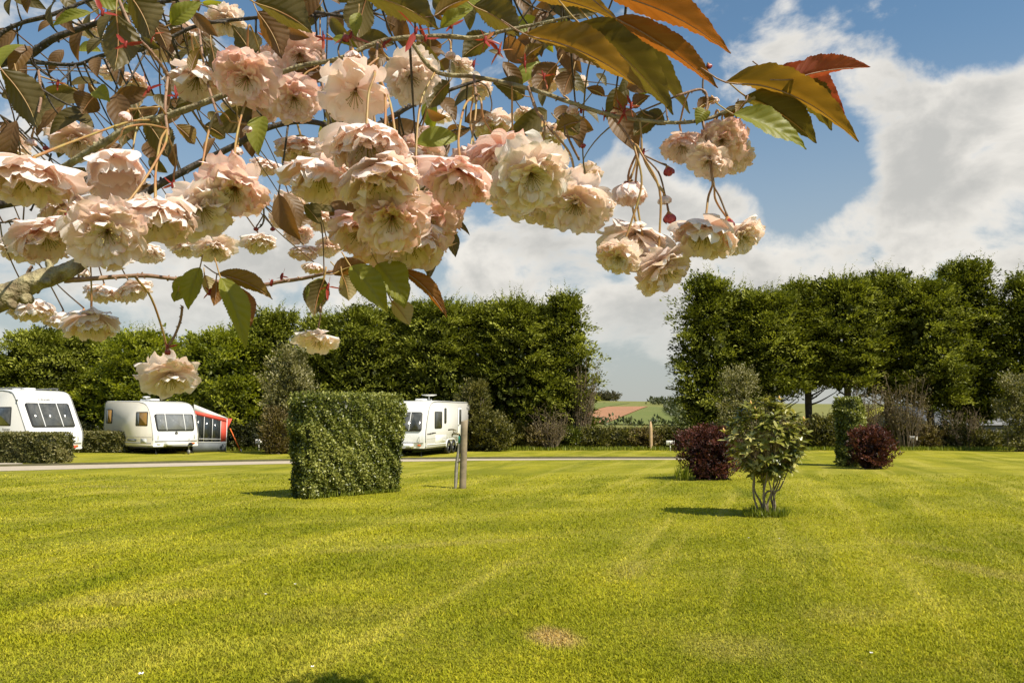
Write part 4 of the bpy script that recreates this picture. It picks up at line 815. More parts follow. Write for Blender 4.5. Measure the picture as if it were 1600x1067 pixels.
# awning
def awning():
    x0, x1 = 2.6 - .55, -1.2; y0, y1 = 1.12, 1.12 + 1.75; zi, zo = 2.02, 1.62
    root = empty('awning', cm, rA); tag(root, 'caravan awning with red edging, dark windows and pale sloping roof', 'awning')
    g = Geo(); n = 10; V = []
    for j in range(7):
        y = y0 + (y1 + .10 - y0) * j / 6; z = zi + .25 + (zo + .05 - zi - .25) * j / 6
        for i in range(n): V.append((x0 - .03 + (x1 - x0 + .03) * i / (n - 1), y, z + .03 * math.sin(i * 2.1) * math.sin(math.pi * j / 6)))
    V = np.array(V); V2 = V - np.array([0, 0, .02]); f = np.array([[j * n + i, j * n + i + 1, (j + 1) * n + i + 1, (j + 1) * n + i] for j in range(6) for i in range(n - 1)])
    g.add(np.concatenate([V, V2]), [f, (f + len(V))[:, ::-1]]); local(g, 'roof', M_ROOFCLOTH, root)
    def quad(name, pts, mat, nx=1, th=.015):
        g = Geo(); P = np.array(pts); N = norm(np.cross(P[1] - P[0], P[3] - P[0])) * th; g.add(np.concatenate([P, P + N]), np.array([[3, 2, 1, 0], [4, 5, 6, 7], [0, 1, 5, 4], [1, 2, 6, 5], [2, 3, 7, 6], [3, 0, 4, 7]])); return local(g, name, mat, root)
    zt = lambda y: zi + (zo - zi) * (y - y0) / (y1 - y0)
    w0, w1 = y0 + .10, y1 - .32
    quad('skirt', [(x0, y0, .02), (x0, y1, .02), (x0, y1, .50), (x0, y0, .50)], M_GREYCLOTH)
    quad('top_band', [(x0, y0, zt(y0) - .17), (x0, y1, zt(y1) - .17), (x0, y1, zt(y1)), (x0, y0, zt(y0))], M_REDCLOTH)
    quad('gable', [(x0, y0, zt(y0) + .002), (x0, y1 + .04, zt(y1) + .002), (x0 - .02, y1 + .04, zt(y1) + .05), (x0 - .02, y0, zt(y0) + .30)], M_ROOFCLOTH)
    quad('corner_band', [(x0, w1, .51), (x0, y1, .51), (x0, y1, zt(y1) - .172), (x0, w1, zt(w1) - .172)], M_REDCLOTH)
    for i in range(3):
        a = w0 + (w1 - w0) * i / 3 + .02; b_ = w0 + (w1 - w0) * (i + 1) / 3 - .02
        quad('window', [(x0 - .004, a, .52), (x0 - .004, b_, .52), (x0 - .004, b_, zt(b_) - .175), (x0 - .004, a, zt(a) - .175)], M_FILM)
    for i in range(4):
        a = w0 + (w1 - w0) * i / 3; g = Geo(); tube(g, [(x0 + .02, a, .5), (x0 + .02, a, zt(a) - .17)], .014, 6, 1, sub=False); local(g, 'window_bar', M_PALETRIM, root)
    for z in (.62, .47):
        g = Geo(); tube(g, [(x0 + .025, y0, z + .05), (x0 + .025, y1 - .3, z)], .014, 6, 1, sub=False); local(g, 'cross_bar', M_PALETRIM, root)
    g = Geo(); tube(g, [(x0 + .02, y1 + .01, 0), (x0 + .02, y1 + .01, zo)], .018, 8, 1, sub=False); local(g, 'pole', M_PALETRIM, root)
    g = Geo(); tube(g, [(x1, y1, 0), (x1, y1, zo)], .018, 8, 1, sub=False); local(g, 'pole', M_PALETRIM, root)
    quad('outer_side', [(x0, y1 + .02, .05), (x1, y1 + .02, .05), (x1, y1 + .02, zo), (x0, y1 + .02, zo)], M_GREYCLOTH)
    quad('outer_band', [(x0 + .02, y1 + .04, 1.1), (x1, y1 + .04, 1.3), (x1, y1 + .12, zo + .02), (x0 + .12, y1 + .22, zo + .02)], M_REDCLOTH)
    g = Geo(); tube(g, [(x0 + .1, y1 + .14, 1.15), (x0 + .45, y1 + .55, .02)], .028, 6, 1, sub=False); s = local(g, 'guy_strap', M_ORANGE, root)
    g = Geo(); tube(g, [(x0 + .44, y1 + .54, .12), (x0 + .5, y1 + .60, -.02)], .02, 6, 1, sub=False); local(g, 'peg', M_PALETRIM, s)
awning()

# ------------------------------------------------------------------ post, tap, signs, stakes, shed, wood
b = gnd(723, 763); root = empty('timber_post', b); tag(root, 'square weathered timber post standing beside the water standpipe', 'post')
g = Geo(); hgt = 1.57; V = []; lean = Vector((.02, 0, 0))
for k, z in enumerate(np.linspace(-.05, hgt, 9)):
    for (sx, sy) in ((-1, -1), (1, -1), (1, 1), (-1, 1)): V.append((b.x + lean.x * z + sx * .076 + R.uniform(-.003, .003), b.y + sy * .06 + R.uniform(-.003, .003), z + (0.02 * sx if k == 8 else 0)))
g.add(V, np.array([[4 * j + i, 4 * j + (i + 1) % 4, 4 * j + 4 + (i + 1) % 4, 4 * j + 4 + i] for j in range(8) for i in range(4)] + [[32, 33, 34, 35]])); put(g, 'post_body', M_POST, root, b)
b = gnd(711, 763); root = empty('water_standpipe', b); tag(root, 'thin grey water standpipe with a brass tap leaning on the timber post', 'standpipe')
top = b + Vector((.10, 0, 1.05)); g = Geo(); tube(g, [b + Vector((0, 0, -.03)), b + Vector((.015, 0, .12)), b + Vector((.03, 0, .5)), b + Vector((.07, 0, .8)), top], [.032, .04, .043, .040, .036], 12, 4, .05); put(g, 'lagged_pipe', M_PIPE, root, b, True)
g = Geo(); tube(g, [top + Vector((0, 0, -.0)), top + Vector((.005, 0, .16))], .040, 10, 1, sub=False); put(g, 'joint_tape', M_TEAL, root, b, True)
g = Geo(); t2 = top + Vector((0, 0, .17)); tube(g, [top + Vector((0, 0, .1)), t2, t2 + Vector((-.05, -.01, .05)), t2 + Vector((-.13, -.02, .05)), t2 + Vector((-.17, -.02, .03)), t2 + Vector((-.17, -.02, -.02))], [.02, .022, .024, .022, .018, .02], 8, 4); put(g, 'tap', M_BRASS, root, b, True)
g = Geo(); t3 = t2 + Vector((-.13, -.02, .05)); tube(g, [t3, t3 + Vector((-.02, 0, .08))], .012, 6, 1, sub=False); tube(g, [t3 + Vector((-.14, 0, .085)), t3 + Vector((-.02, 0, .095)), t3 + Vector((.05, 0, .07))], [.018, .016, .014], 8, 3); put(g, 'tap_handle', M_BRASS, root, b, True)
g = Geo(); tube(g, [b + Vector((.04, -.03, .60)), b + Vector((.09, -.03, .62)), b + Vector((.14, -.02, .61))], .014, 6, 3); put(g, 'pipe_clip', M_BRASS, root, b, True)
for (px, py, yt, w, s, lb) in ((1045.5, 704, 688, .42, '22', 'small white pitch number sign in front of the field gap hedgerow'), (1422.5, 702, 681, .42, '20', 'small white pitch number sign right of the far purple bush'), (407.5, 703.5, 686, .36, '24', 'small dim white pitch number sign left of the pale tall shrub')):
    Y = 1990 / (py - 655); b = base(px, Y); zt_ = zat(yt, Y); root = empty('pitch_sign', b); tag(root, lb, 'sign', 'pitch number signs')
    g = Geo(); tube(g, [b + Vector((0, .03, -.02)), b + Vector((0, .03, zt_ - .12))], .028, 8, 1, sub=False); put(g, 'sign_post', M_SIGN, root, b)
    g = Geo(); panel(g, b + Vector((0, 0, zt_ - .12)), (1, 0, 0), (0, 0, 1), w, .23, .02, .02); pl = put(g, 'sign_plate', M_SIGN, root, b)
    t = text(s, .17, M_STRIPE, root, Vector((0, -.024, zt_ - .12)), (1, 0, 0), (0, 0, 1), 'number')
b = base(1015.5, 41.8); root = empty('pointed_stake', b); tag(root, 'pale pointed wooden stake in the hedgerow of the field gap', 'stake'); zt_ = zat(658, 41.8)
g = Geo(); V = [];
for z, s in ((-.05, 1), (zt_ - .35, 1), (zt_, .35)):
    for (sx, sy) in ((-1, -1), (1, -1), (1, 1), (-1, 1)): V.append((b.x + sx * .08 * s, b.y + sy * .06 * s, z))
g.add(V, np.array([[4 * j + i, 4 * j + (i + 1) % 4, 4 * j + 4 + (i + 1) % 4, 4 * j + 4 + i] for j in range(2) for i in range(4)] + [[8, 9, 10, 11]])); put(g, 'stake_body', plain('raw_wood', (.5, .34, .18), .8, noise=.5, nscale=6), root, b)
for px, lb in ((1568, 'dark fence post below the grey shed, left one of the pair'), (1596, 'dark fence post at the right edge of the photograph')):
    b = base(px, 42.2); root = empty('fence_post', b); tag(root, lb, 'post', 'dark fence posts at right'); g = Geo(); tube(g, [b + Vector((0, 0, -.03)), b + Vector((.01, 0, .6)), b + Vector((0, 0, 1.25))], .07, 8, 3, .08); put(g, 'post_body', M_TRUNK, root, b)
def shed():
    b = Vector((46, 78, -.4)); root = empty('farm_shed', b, .1); tag(root, 'low grey farm shed with a pale ridge seen under the right conifers', 'shed')
    w, d, h, r = 9, 6, 1.5, 1.7
    g = Geo(); box(g, (0, 0, h / 2), (w * 2, d * 2, h)); g.add([(-w, -d, h), (-w, d, h), (-w, 0, h + r), (w, -d, h), (w, d, h), (w, 0, h + r)], [np.array([[0, 2, 1], [3, 4, 5]])]); local(g, 'wall', plain('shed_wall', (.16, .15, .14), .9, noise=.5, nscale=2), root)
    g = Geo(); mr = plain('shed_roof', (.22, .22, .22), .75, noise=.6, nscale=1.2, col2=(.13, .13, .14)); o = .25
    for s in (-1, 1):
        a = np.array([[-w - o, s * (d + o), h - o * r / d], [w + o, s * (d + o), h - o * r / d], [w + o, 0, h + r], [-w - o, 0, h + r]]); k = np.array([0, 0, .06]); g.add(np.concatenate([a + k, a + 2 * k]), np.array([[0, 1, 2, 3], [4, 5, 6, 7], [0, 1, 5, 4], [1, 2, 6, 5], [2, 3, 7, 6], [3, 0, 4, 7]]))
    rf = local(g, 'roof', mr, root); g = Geo(); box(g, (0, 0, h + r + .16), (w * 1.1, .5, .12)); local(g, 'ridge_cap', M_SIGN, rf)
    g = Geo(); box(g, (3, -d - .02, .65), (2.4, .05, 1.3)); local(g, 'door', M_GREYCLOTH, root)
shed()
# far copse and field hedges
def fargreen(pts, name, label_kind, h, mat, w=1.2, dens=2.6, tl=1.2):
    C = []; 
    for a, b_ in zip(pts[:-1], pts[1:]):
        k = max(2, int((b_ - a).length * dens / 2)); 
        for i in range(k):
            p = a.lerp(b_, i / k); C.append((p.x + R.uniform(-w, w), p.y + R.uniform(-w, w), float(terrain(p.x, p.y)) + .4 + R.random() * h))
    C = np.array(C); g = Geo(); O = rng.normal(0, 1, C.shape); O[:, 2] = abs(O[:, 2]); clumps(g, C, O, tl, 16, tl * .75, tl * .45, flat=.8); return kind(put(g, name, mat), 'stuff')
M_FAR = foliage('far_hedge_foliage', (.045, .060, .022), (.075, .090, .032), (.12, .13, .05), .1)
M_COPSE = foliage('far_copse_foliage', (.085, .080, .045), (.12, .11, .065), (.17, .155, .09), .1)
fargreen([hillpt(1018, 632.6), hillpt(1050, 634.5), hillpt(1090, 636.5), hillpt(1200, 638)], 'field_hedge', '', 1.6, M_FAR, 1.4)
fargreen([hillpt(1042, 641), hillpt(1052, 652), hillpt(1078, 661.5), hillpt(1110, 666)], 'field_hedge', '', 1.0, M_FAR, .5, tl=.8)
fargreen([hillpt(880, 669.5), hillpt(960, 670), hillpt(1100, 671.5), hillpt(1300, 672)], 'field_hedge', '', .8, M_FAR, .8, 4, .7)
a = Vector((at(904, 628, 398).x, 398, 0)); b_ = Vector((at(966, 628, 398).x, 398, 0))
fargreen([a, b_, a + Vector((1, 3, 0)), b_ + Vector((0, 3, 0))], 'copse', '', 3.0, M_COPSE, 1.5, 6, 1.6)
def daisies():
    mp = plain('fallen_petal', (.82, .78, .72), .6)
    spots = [((220, 1062), 'just above the bottom edge at far left'), ((461, 918), 'alone in the lawn left of centre'), ((1362, 1028), 'near the bottom right of the lawn'), ((1170, 844), 'just below the rhododendron'), ((1218, 845), 'below and right of the rhododendron stems'), ((488, 1050), 'near the bottom beside the branch shadow'), ((415, 934), 'left of centre on the lawn')]
    for i, ((px, py), lb) in enumerate(spots):
        p = gnd(px, py); s = .018 if i == 0 else .012; g = Geo()
        for k in range(5):
            a = 1.2566 * k + i; d = Vector((math.cos(a), math.sin(a), .35)); q = Vector((-math.sin(a), math.cos(a), 0)); c = p + Vector((0, 0, .032)); V = [c + d * t * s + q * w * s + Vector((0, 0, .3 * s * t * t)) for t, w in ((.1, -.1), (.5, -.45), (1, -.3), (1.05, .0), (1, .3), (.5, .45), (.1, .1))]; g.add([tuple(v) for v in V], np.array([[0, 1, 2, 3, 4, 5, 6]]))
        o = put(g, 'fallen_blossom', mp, None, p); tag(o, 'tiny white fallen blossom ' + lb, 'fallen blossom', 'white fallen blossoms on the lawn')
daisies()
#CHERRY
# ------------------------------------------------------------------ flowering cherry in the foreground
def petal_mat():
    m, nt, L = newmat('petal'); out = nn(nt, 'ShaderNodeOutputMaterial'); a = nn(nt, 'ShaderNodeAttribute', attribute_name='tint')
    r = nn(nt, 'ShaderNodeValToRGB'); r.color_ramp.elements[0].color = (.95, .93, .89, 1); r.color_ramp.elements[1].color = (.86, .36, .34, 1)
    e = r.color_ramp.elements.new(.4); e.color = (.95, .81, .77, 1); L(a.outputs['Fac'], r.inputs[0])
    uv = nn(nt, 'ShaderNodeUVMap'); w = nn(nt, 'ShaderNodeTexNoise'); mp = nn(nt, 'ShaderNodeMapping'); mp.inputs['Scale'].default_value = (1.5, 22, 1); L(uv.outputs[0], mp.inputs[0]); L(mp.outputs[0], w.inputs['Vector']); w.inputs['Scale'].default_value = 1.5; w.inputs['Detail'].default_value = 3
    b = nn(nt, 'ShaderNodeBump'); b.inputs['Strength'].default_value = .35; b.inputs['Distance'].default_value = .002; L(w.outputs['Fac'], b.inputs['Height'])
    p = nn(nt, 'ShaderNodeBsdfPrincipled'); L(r.outputs[0], p.inputs['Base Color']); p.inputs['Roughness'].default_value = .55; p.inputs['Specular IOR Level'].default_value = .25; L(b.outputs[0], p.inputs['Normal'])
    t = nn(nt, 'ShaderNodeBsdfTranslucent'); mu = nn(nt, 'ShaderNodeMixRGB', blend_type='MULTIPLY'); mu.inputs[0].default_value = 1; mu.inputs[2].default_value = (1.10, .86, .72, 1); L(r.outputs[0], mu.inputs[1]); L(mu.outputs[0], t.inputs[0])
    ms = nn(nt, 'ShaderNodeMixShader'); ms.inputs[0].default_value = .36; L(p.outputs[0], ms.inputs[1]); L(t.outputs[0], ms.inputs[2]); L(ms.outputs[0], out.inputs[0]); return m
def leaf_mat(name, c0, c1, tc, trans=.5, rough=.5):
    """leaf with midrib and side veins from its own UVs"""
    m, nt, L = newmat(name); out = nn(nt, 'ShaderNodeOutputMaterial'); uv = nn(nt, 'ShaderNodeUVMap'); sp = nn(nt, 'ShaderNodeSeparateXYZ'); L(uv.outputs[0], sp.inputs[0])
    def M(op, a, b=0.0, c=0.0):
        q = nn(nt, 'ShaderNodeMath', operation=op)
        for i, v in enumerate((a, b, c)):
            if isinstance(v, (int, float)): q.inputs[i].default_value = v
            else: L(v, q.inputs[i])
        return q.outputs[0]
    av = M('ABSOLUTE', M('SUBTRACT', sp.outputs[1], .5)); ph = M('MULTIPLY', M('SUBTRACT', M('MULTIPLY', sp.outputs[0], 1.0), M('MULTIPLY', av, .42)), 2 * math.pi * 8)
    vein = M('POWER', M('MULTIPLY_ADD', M('SINE', ph), .5, .5), 8); rib = M('LESS_THAN', av, .018); v = M('MAXIMUM', vein, rib)
    n = nn(nt, 'ShaderNodeTexNoise'); tc_ = nn(nt, 'ShaderNodeTexCoord'); L(tc_.outputs['Object'], n.inputs['Vector']); n.inputs['Scale'].default_value = 45; n.inputs['Detail'].default_value = 4
    mr = nn(nt, 'ShaderNodeMapRange'); mr.inputs['From Min'].default_value = .35; mr.inputs['From Max'].default_value = .65; L(n.outputs['Fac'], mr.inputs['Value'])
    mx = nn(nt, 'ShaderNodeMixRGB'); L(mr.outputs[0], mx.inputs[0]); mx.inputs[1].default_value = (*c0, 1); mx.inputs[2].default_value = (*c1, 1)
    m2 = nn(nt, 'ShaderNodeMixRGB'); L(M('MULTIPLY', v, .22), m2.inputs[0]); L(mx.outputs[0], m2.inputs[1]); m2.inputs[2].default_value = (*(min(1, c * 1.9 + .05) for c in c1), 1)
    b = nn(nt, 'ShaderNodeBump'); b.inputs['Strength'].default_value = .16; b.inputs['Distance'].default_value = .0012; L(M('SUBTRACT', M('SINE', ph), M('MULTIPLY', rib, 2.0)), b.inputs['Height'])
    p = nn(nt, 'ShaderNodeBsdfPrincipled'); L(m2.outputs[0], p.inputs['Base Color']); p.inputs['Roughness'].default_value = rough; p.inputs['Specular IOR Level'].default_value = .45; L(b.outputs[0], p.inputs['Normal'])
    t = nn(nt, 'ShaderNodeBsdfTranslucent'); t.inputs[0].default_value = (*tc, 1); m3 = nn(nt, 'ShaderNodeMixRGB', blend_type='MULTIPLY'); m3.inputs[0].default_value = 1; m3.inputs[1].default_value = (*tc, 1)
    m4 = nn(nt, 'ShaderNodeMixRGB'); L(M('MULTIPLY', v, .35), m4.inputs[0]); m4.inputs[1].default_value = (1, 1, 1, 1); m4.inputs[2].default_value = (.6, .5, .45, 1); L(m4.outputs[0], m3.inputs[2]); L(m3.outputs[0], t.inputs[0])
    ms = nn(nt, 'ShaderNodeMixShader'); ms.inputs[0].default_value = trans; L(p.outputs[0], ms.inputs[1]); L(t.outputs[0], ms.inputs[2]); L(ms.outputs[0], out.inputs[0]); return m
M_PETAL = petal_mat()
LM = {'o': leaf_mat('bronze_leaf', (.16, .075, .016), (.24, .12, .026), (.44, .135, .014), .40),
      'y': leaf_mat('ochre_leaf', (.15, .095, .018), (.23, .15, .03), (.42, .215, .018), .38),
      'g': leaf_mat('green_leaf', (.15, .165, .020), (.23, .235, .035), (.46, .44, .02), .45),
      'd': leaf_mat('olive_leaf', (.085, .065, .018), (.135, .100, .028), (.20, .15, .015), .35),
      'b': leaf_mat('brown_leaf', (.11, .060, .022), (.18, .105, .04), (.34, .14, .02), .38),
      'r': leaf_mat('red_brown_leaf', (.25, .06, .03), (.36, .10, .05), (.60, .10, .03), .4),
      'p': leaf_mat('pale_leaf', (.34, .27, .12), (.42, .34, .17), (.55, .42, .12), .4)}
M_BARK = plain('cherry_bark', (.17, .125, .065), .85, noise=1, nscale=110, bump=1, col2=(.38, .33, .18))
M_BARKD = plain('dark_twig_bark', (.045, .034, .028), .85, noise=.8, nscale=110, bump=.8, col2=(.12, .10, .075))
M_TWIG = plain('young_twig', (.32, .20, .12), .6, noise=.8, nscale=120, bump=.4, col2=(.20, .10, .06))
M_STALK = plain('flower_stalk', (.36, .27, .08), .5, noise=.9, nscale=60, col2=(.36, .15, .06))
M_STALKD = plain('dark_stalk', (.13, .09, .04), .5, noise=.6, nscale=60, col2=(.18, .07, .04))
M_CALYX = plain('calyx', (.45, .14, .05), .5, noise=.8, nscale=120, col2=(.32, .26, .06))
M_STAMEN = plain('stamen', (.35, .28, .08), .6)
M_REDSC = foliage('red_bud_scale', (.26, .03, .02), (.42, .06, .045), (.55, .22, .09), .35, rough=.35, nscale=40)
M_BUDPINK = plain('pink_bud', (.72, .22, .20), .45, noise=.8, nscale=150, col2=(.80, .50, .42))
M_BUDRED = plain('red_bud', (.38, .035, .04), .4, noise=.7, nscale=150, col2=(.22, .03, .02))

TREE_AT = Vector((-1.25, .95, 0)); TREE = empty('cherry_tree', TREE_AT)
tag(TREE, 'flowering cherry tree reaching in from the left with pale pink double blossom and bronze leaves', 'tree')

def petal(rs, L_, Wm, th0, th1, phi, ruf, pink, nu=10, nv=13, cup=.25, twist=0, r0=.05, h0=0.):
    u = np.linspace(0, 1, nu)[:, None]; v = np.linspace(-1, 1, nv)[None, :]
    notch = 1 - .10 * np.exp(-((v - rs.uniform(-.2, .2)) / .22) ** 2) * u ** 3 + np.where(np.abs(v) < 2, 1, 1) * 0
    jag = 1 + .035 * rs.normal(0, 1, (1, nv)) * (u > .85)
    uu = u * notch * jag
    w = Wm * np.clip(uu / .58, 0.12, 1) ** .8 * np.sqrt(np.clip(1 - np.clip((uu - .74) / .36, 0, 1) ** 2.4, 0.16, 1))
    th = th0 + (th1 - th0) * uu ** .9
    # integrate the midline
    s = np.linspace(0, 1.15, 60); ths = th0 + (th1 - th0) * s ** .9; rr = np.concatenate([[0], np.cumsum(np.sin(ths[:-1]) * np.diff(s))]) * L_; hh = np.concatenate([[0], np.cumsum(np.cos(ths[:-1]) * np.diff(s))]) * L_
    r = np.interp(uu, s, rr); h = np.interp(uu, s, hh)
    lat = v * w * L_ * (1 + 0 * u)
    p1, p2, p3 = rs.uniform(0, 6.28, 3)
    dn = ruf * (u ** 1.6 * (np.sin(4.3 * v + p1) + .45 * np.sin(6 * u + p3)) + u ** 3 * (.75 * np.sin(9.5 * v + p2 + 2 * u) + .4 * np.sin(17 * v + p3))) * L_ + cup * (v * w) ** 2 * L_ * 1.6
    nr = -np.cos(th); nh = np.sin(th)        # normal pointing up the axis side
    r = r + r0 - dn * nr * -1 * 0 + dn * (-np.cos(th)); h = h + h0 + dn * np.sin(th)
    a = phi + twist * u
    x = r * np.cos(a) - lat * np.sin(a); y = r * np.sin(a) + lat * np.cos(a)
    V = np.stack([x, y, h + 0 * x], -1).reshape(-1, 3)
    i = np.arange((nu - 1) * (nv - 1)); rI = i // (nv - 1); c = i % (nv - 1); q = rI * nv + c
    tint = np.clip(pink * (.35 + .9 * np.exp(-((u - .0) / .35) ** 2) + .55 * u ** 6) + .0 * v + rs.normal(0, .03, (nu, nv)), 0, 1)
    uvs = np.stack([np.broadcast_to(u, (nu, nv)), np.broadcast_to(v * .5 + .5, (nu, nv))], -1).reshape(-1, 2)
    return V, np.stack([q, q + 1, q + nv + 1, q + nv], 1), tint.reshape(-1), uvs
def flower_geo(seed, style, pink):
    rs = np.random.default_rng(seed); g = Geo(); d = math.radians
    if style == 'bell':   # hanging, umbrella shaped
        lay = [(7, 1.0, .50, d(104), d(34), .05, 0), (7, .98, .50, d(92), d(26), .06, .02), (6, .90, .46, d(70), d(30), .07, .05), (6, .74, .42, d(48), d(42), .09, .08), (5, .52, .36, d(25), d(62), .12, .1)]
    elif style == 'flat':  # wide open
        lay = [(6, 1.0, .52, d(100), d(72), .06, 0), (7, .95, .50, d(88), d(60), .07, .03), (6, .85, .48, d(68), d(52), .08, .06), (6, .68, .42, d(45), d(50), .10, .09), (5, .45, .34, d(25), d(65), .13, .11)]
    elif style == 'single':
        lay = [(5, 1.0, .58, d(98), d(66), .05, 0), (5, .92, .52, d(80), d(58), .07, .03), (4, .6, .4, d(45), d(60), .1, .06)]
    else:                  # half open cup
        lay = [(5, 1.0, .50, d(80), d(-8), .04, 0), (5, .98, .46, d(62), d(-4), .05, .02), (4, .9, .42, d(42), d(0), .06, .04)]
    for k, (n, L_, Wm, t0, t1, rf, h0) in enumerate(lay):
        o = rs.uniform(0, 6.28)
        for i in range(n):
            g.add(*(lambda a: (a[0], [a[1]], a[2], a[3]))(petal(rs, L_ * rs.uniform(.86, 1.08), Wm * rs.uniform(.85, 1.12), t0 + rs.normal(0, .13), t1 + rs.normal(0, .24), o + 6.283 * i / n + rs.normal(0, .16), rf * rs.uniform(.6, 1.5), np.clip(pink + rs.normal(0, .12), 0, 1), h0=h0, cup=rs.uniform(.0, .5), twist=rs.normal(0, .12))))
    return g
def rot_to(d, spin=0.):
    d = Vector(d).normalized(); return (d.to_track_quat('Z', 'Y').to_matrix() @ Matrix.Rotation(spin, 3, 'Z'))
GEOS = {}
def base_flower(style, v, pk):
    k = (style, v, pk)
    if k not in GEOS: GEOS[k] = flower_geo(100 + v * 7 + len(style) * 31, style, (0.05, .31, .60)[pk])
    return GEOS[k]
def xf(g, M3, sc, off):
    V = np.concatenate(g.V) * sc; V = V @ np.array(M3).T + np.array(tuple(off)); h = Geo(); h.V = [V]; h.F = g.F; h.T = g.T; h.U = g.U; h.n = g.n; return h

LIMBPTS = []   # points along every limb, filled before the blossoms hang on them
def nearest_limb(node):
    if not LIMBPTS: return None
    A = np.array(LIMBPTS); n = np.array(tuple(node)); d = A - n; sc = np.abs(d[:, 0]) * 2.6 + np.abs(d[:, 2]) + .45 * np.abs(d[:, 1]) + np.where(d[:, 2] < -.01, .1, 0)
    return Vector(A[int(np.argmin(sc))])
def stalk(node, end, side, r=.0011, mat=None, parent=None, name='pedicel', sag=.15):
    st = nearest_limb(node); L_ = (end - node).length; m1 = node.lerp(end, .35) + Vector((side * .12 * L_, 0, .02 * L_)); m2 = node.lerp(end, .75) + Vector((side * .06 * L_, 0, .0))
    pts = [node, m1, m2, end]; rr = [r * .9, r, r * .95, r * 1.3]
    far_ = st is not None and (st - node).length > .075
    if far_:
        st2 = nearest_limb(end + Vector((0, -.0, .07))); L_ = (end - st2).length; pts = [st2, st2.lerp(end, .3) + Vector((side * .08 * L_, 0, .006)), st2.lerp(end, .72) + Vector((side * .07 * L_, 0, .004)), end]
    elif st is not None and (st - node).length > .004: pts = [st, st.lerp(node, .55) + Vector((0, 0, .003))] + pts; rr = [r * .8, r * .9] + rr
    g = Geo(); tube(g, pts, rr, 7, 5, .06); return put(g, name, mat or M_STALK, parent, node, True)
# ---- limbs: list of (x, y, depth, width px)
def limb(name, pts, mat, rough=.08, seg=10, parent=None):
    P = [at(x, y, d) for x, y, d, w in pts]; r = [w * d / F / 2 for x, y, d, w in pts]; g = Geo(); tube(g, P, r, seg, 6, rough)
    if seg >= 6:
        for p0, p1 in zip(P[:-1], P[1:]):
            for t in (0, .25, .5, .75): LIMBPTS.append(tuple(p0.lerp(p1, t)))
    # side knobs
    k = len(pts) * 3
    for _ in range(k):
        j = R.randrange(len(P) - 1); t = R.random(); p = P[j].lerp(P[j + 1], t); rr = r[j] * (1 - t) + r[j + 1] * t; dd = Vector((R.uniform(-1, 1), R.uniform(-.5, .2), R.uniform(-1, 1))).normalized()
        tube(g, [p, p + dd * rr * 1.5, p + dd * rr * 1.9], [rr * .5, rr * .38, rr * .1], 6, 2)
    return put(g, name, mat, parent or TREE, P[0], True)
g = Geo(); tr = TREE_AT
tube(g, [tr + Vector((0, 0, -.08)), tr + Vector((.01, 0, .12)), tr + Vector((0, .01, .7)), tr + Vector((.05, 0, 1.3)), tr + Vector((.1, .02, 2.0)), tr + Vector((.12, .1, 2.6))], [.115, .085, .07, .062, .045, .03], 16, 8, .05)
put(g, 'trunk', M_BARK, TREE, tr, True)
g = Geo(); tube(g, [tr + Vector((.04, 0, 1.1)), tr + Vector((.3, -.12, 1.38)), at(-110, 510, .64), at(-60, 496, .62)], [.05, .028, .014, .0105], 12, 8, .06); put(g, 'branch', M_BARK, TREE, tr, True)
limb('branch', [(-70, 499, .62, 41), (0, 468, .62, 36), (60, 438, .63, 32), (105, 424, .64, 26), (150, 398, .66, 19), (210, 372, .70, 15), (290, 330, .76, 12), (350, 280, .8, 9)], M_BARK, .09, 14)
limb('branch', [(100, 438, .64, 10), (140, 436, .65, 8), (190, 432, .66, 7), (230, 431, .66, 7), (275, 436, .66, 6), (340, 440, .68, 6), (400, 446, .70, 6), (440, 440, .7, 6), (480, 434, .68, 6), (520, 424, .66, 5)], M_TWIG, .08, 8)
g = Geo(); tube(g, [tr + Vector((.09, .0, 1.75)), tr + Vector((.3, .0, 1.95)), at(-40, 110, .95)], [.035, .02, .0075], 10, 6, .06); put(g, 'branch', M_BARKD, TREE, tr, True)
limb('branch', [(-50, 112, .95, 20), (0, 96, .95, 20), (45, 86, .95, 14), (85, 60, .93, 11), (135, 42, .92, 9), (200, 20, .9, 8), (300, -10, .88, 7)], M_BARKD)
limb('branch', [(-30, 92, .95, 12), (0, 54, .95, 8), (35, 36, .95, 7), (80, 24, .94, 7), (135, 2, .94, 6), (180, -14, .94, 5)], M_BARKD)
limb('branch', [(30, 96, .95, 9), (70, 99, .93, 7), (120, 101, .92, 6), (160, 87, .9, 6), (230, 76, .85, 6), (310, 40, .84, 6), (400, 28, .82, 6), (470, 18, .8, 6), (560, 30, .78, 5)], M_BARKD)
g = Geo(); tube(g, [tr + Vector((.06, 0, 1.35)), tr + Vector((.3, -.02, 1.62)), at(-60, 330, .82)], [.035, .02, .0085], 10, 6, .06); put(g, 'branch', M_BARKD, TREE, tr, True)
limb('branch', [(-70, 332, .82, 22), (0, 318, .82, 18), (60, 308, .83, 15), (95, 292, .83, 13), (130, 284, .84, 11), (180, 274, .84, 9), (235, 276, .84, 6)], M_BARKD)
limb('branch', [(60, 306, .83, 14), (130, 322, .84, 12), (205, 312, .84, 12), (250, 288, .84, 12), (310, 256, .84, 11), (370, 226, .83, 10), (420, 200, .82, 9), (480, 190, .82, 9), (560, 206, .82, 8), (600, 190, .82, 9), (645, 164, .82, 8), (700, 142, .82, 6), (760, 122, .82, 5)], M_BARKD)
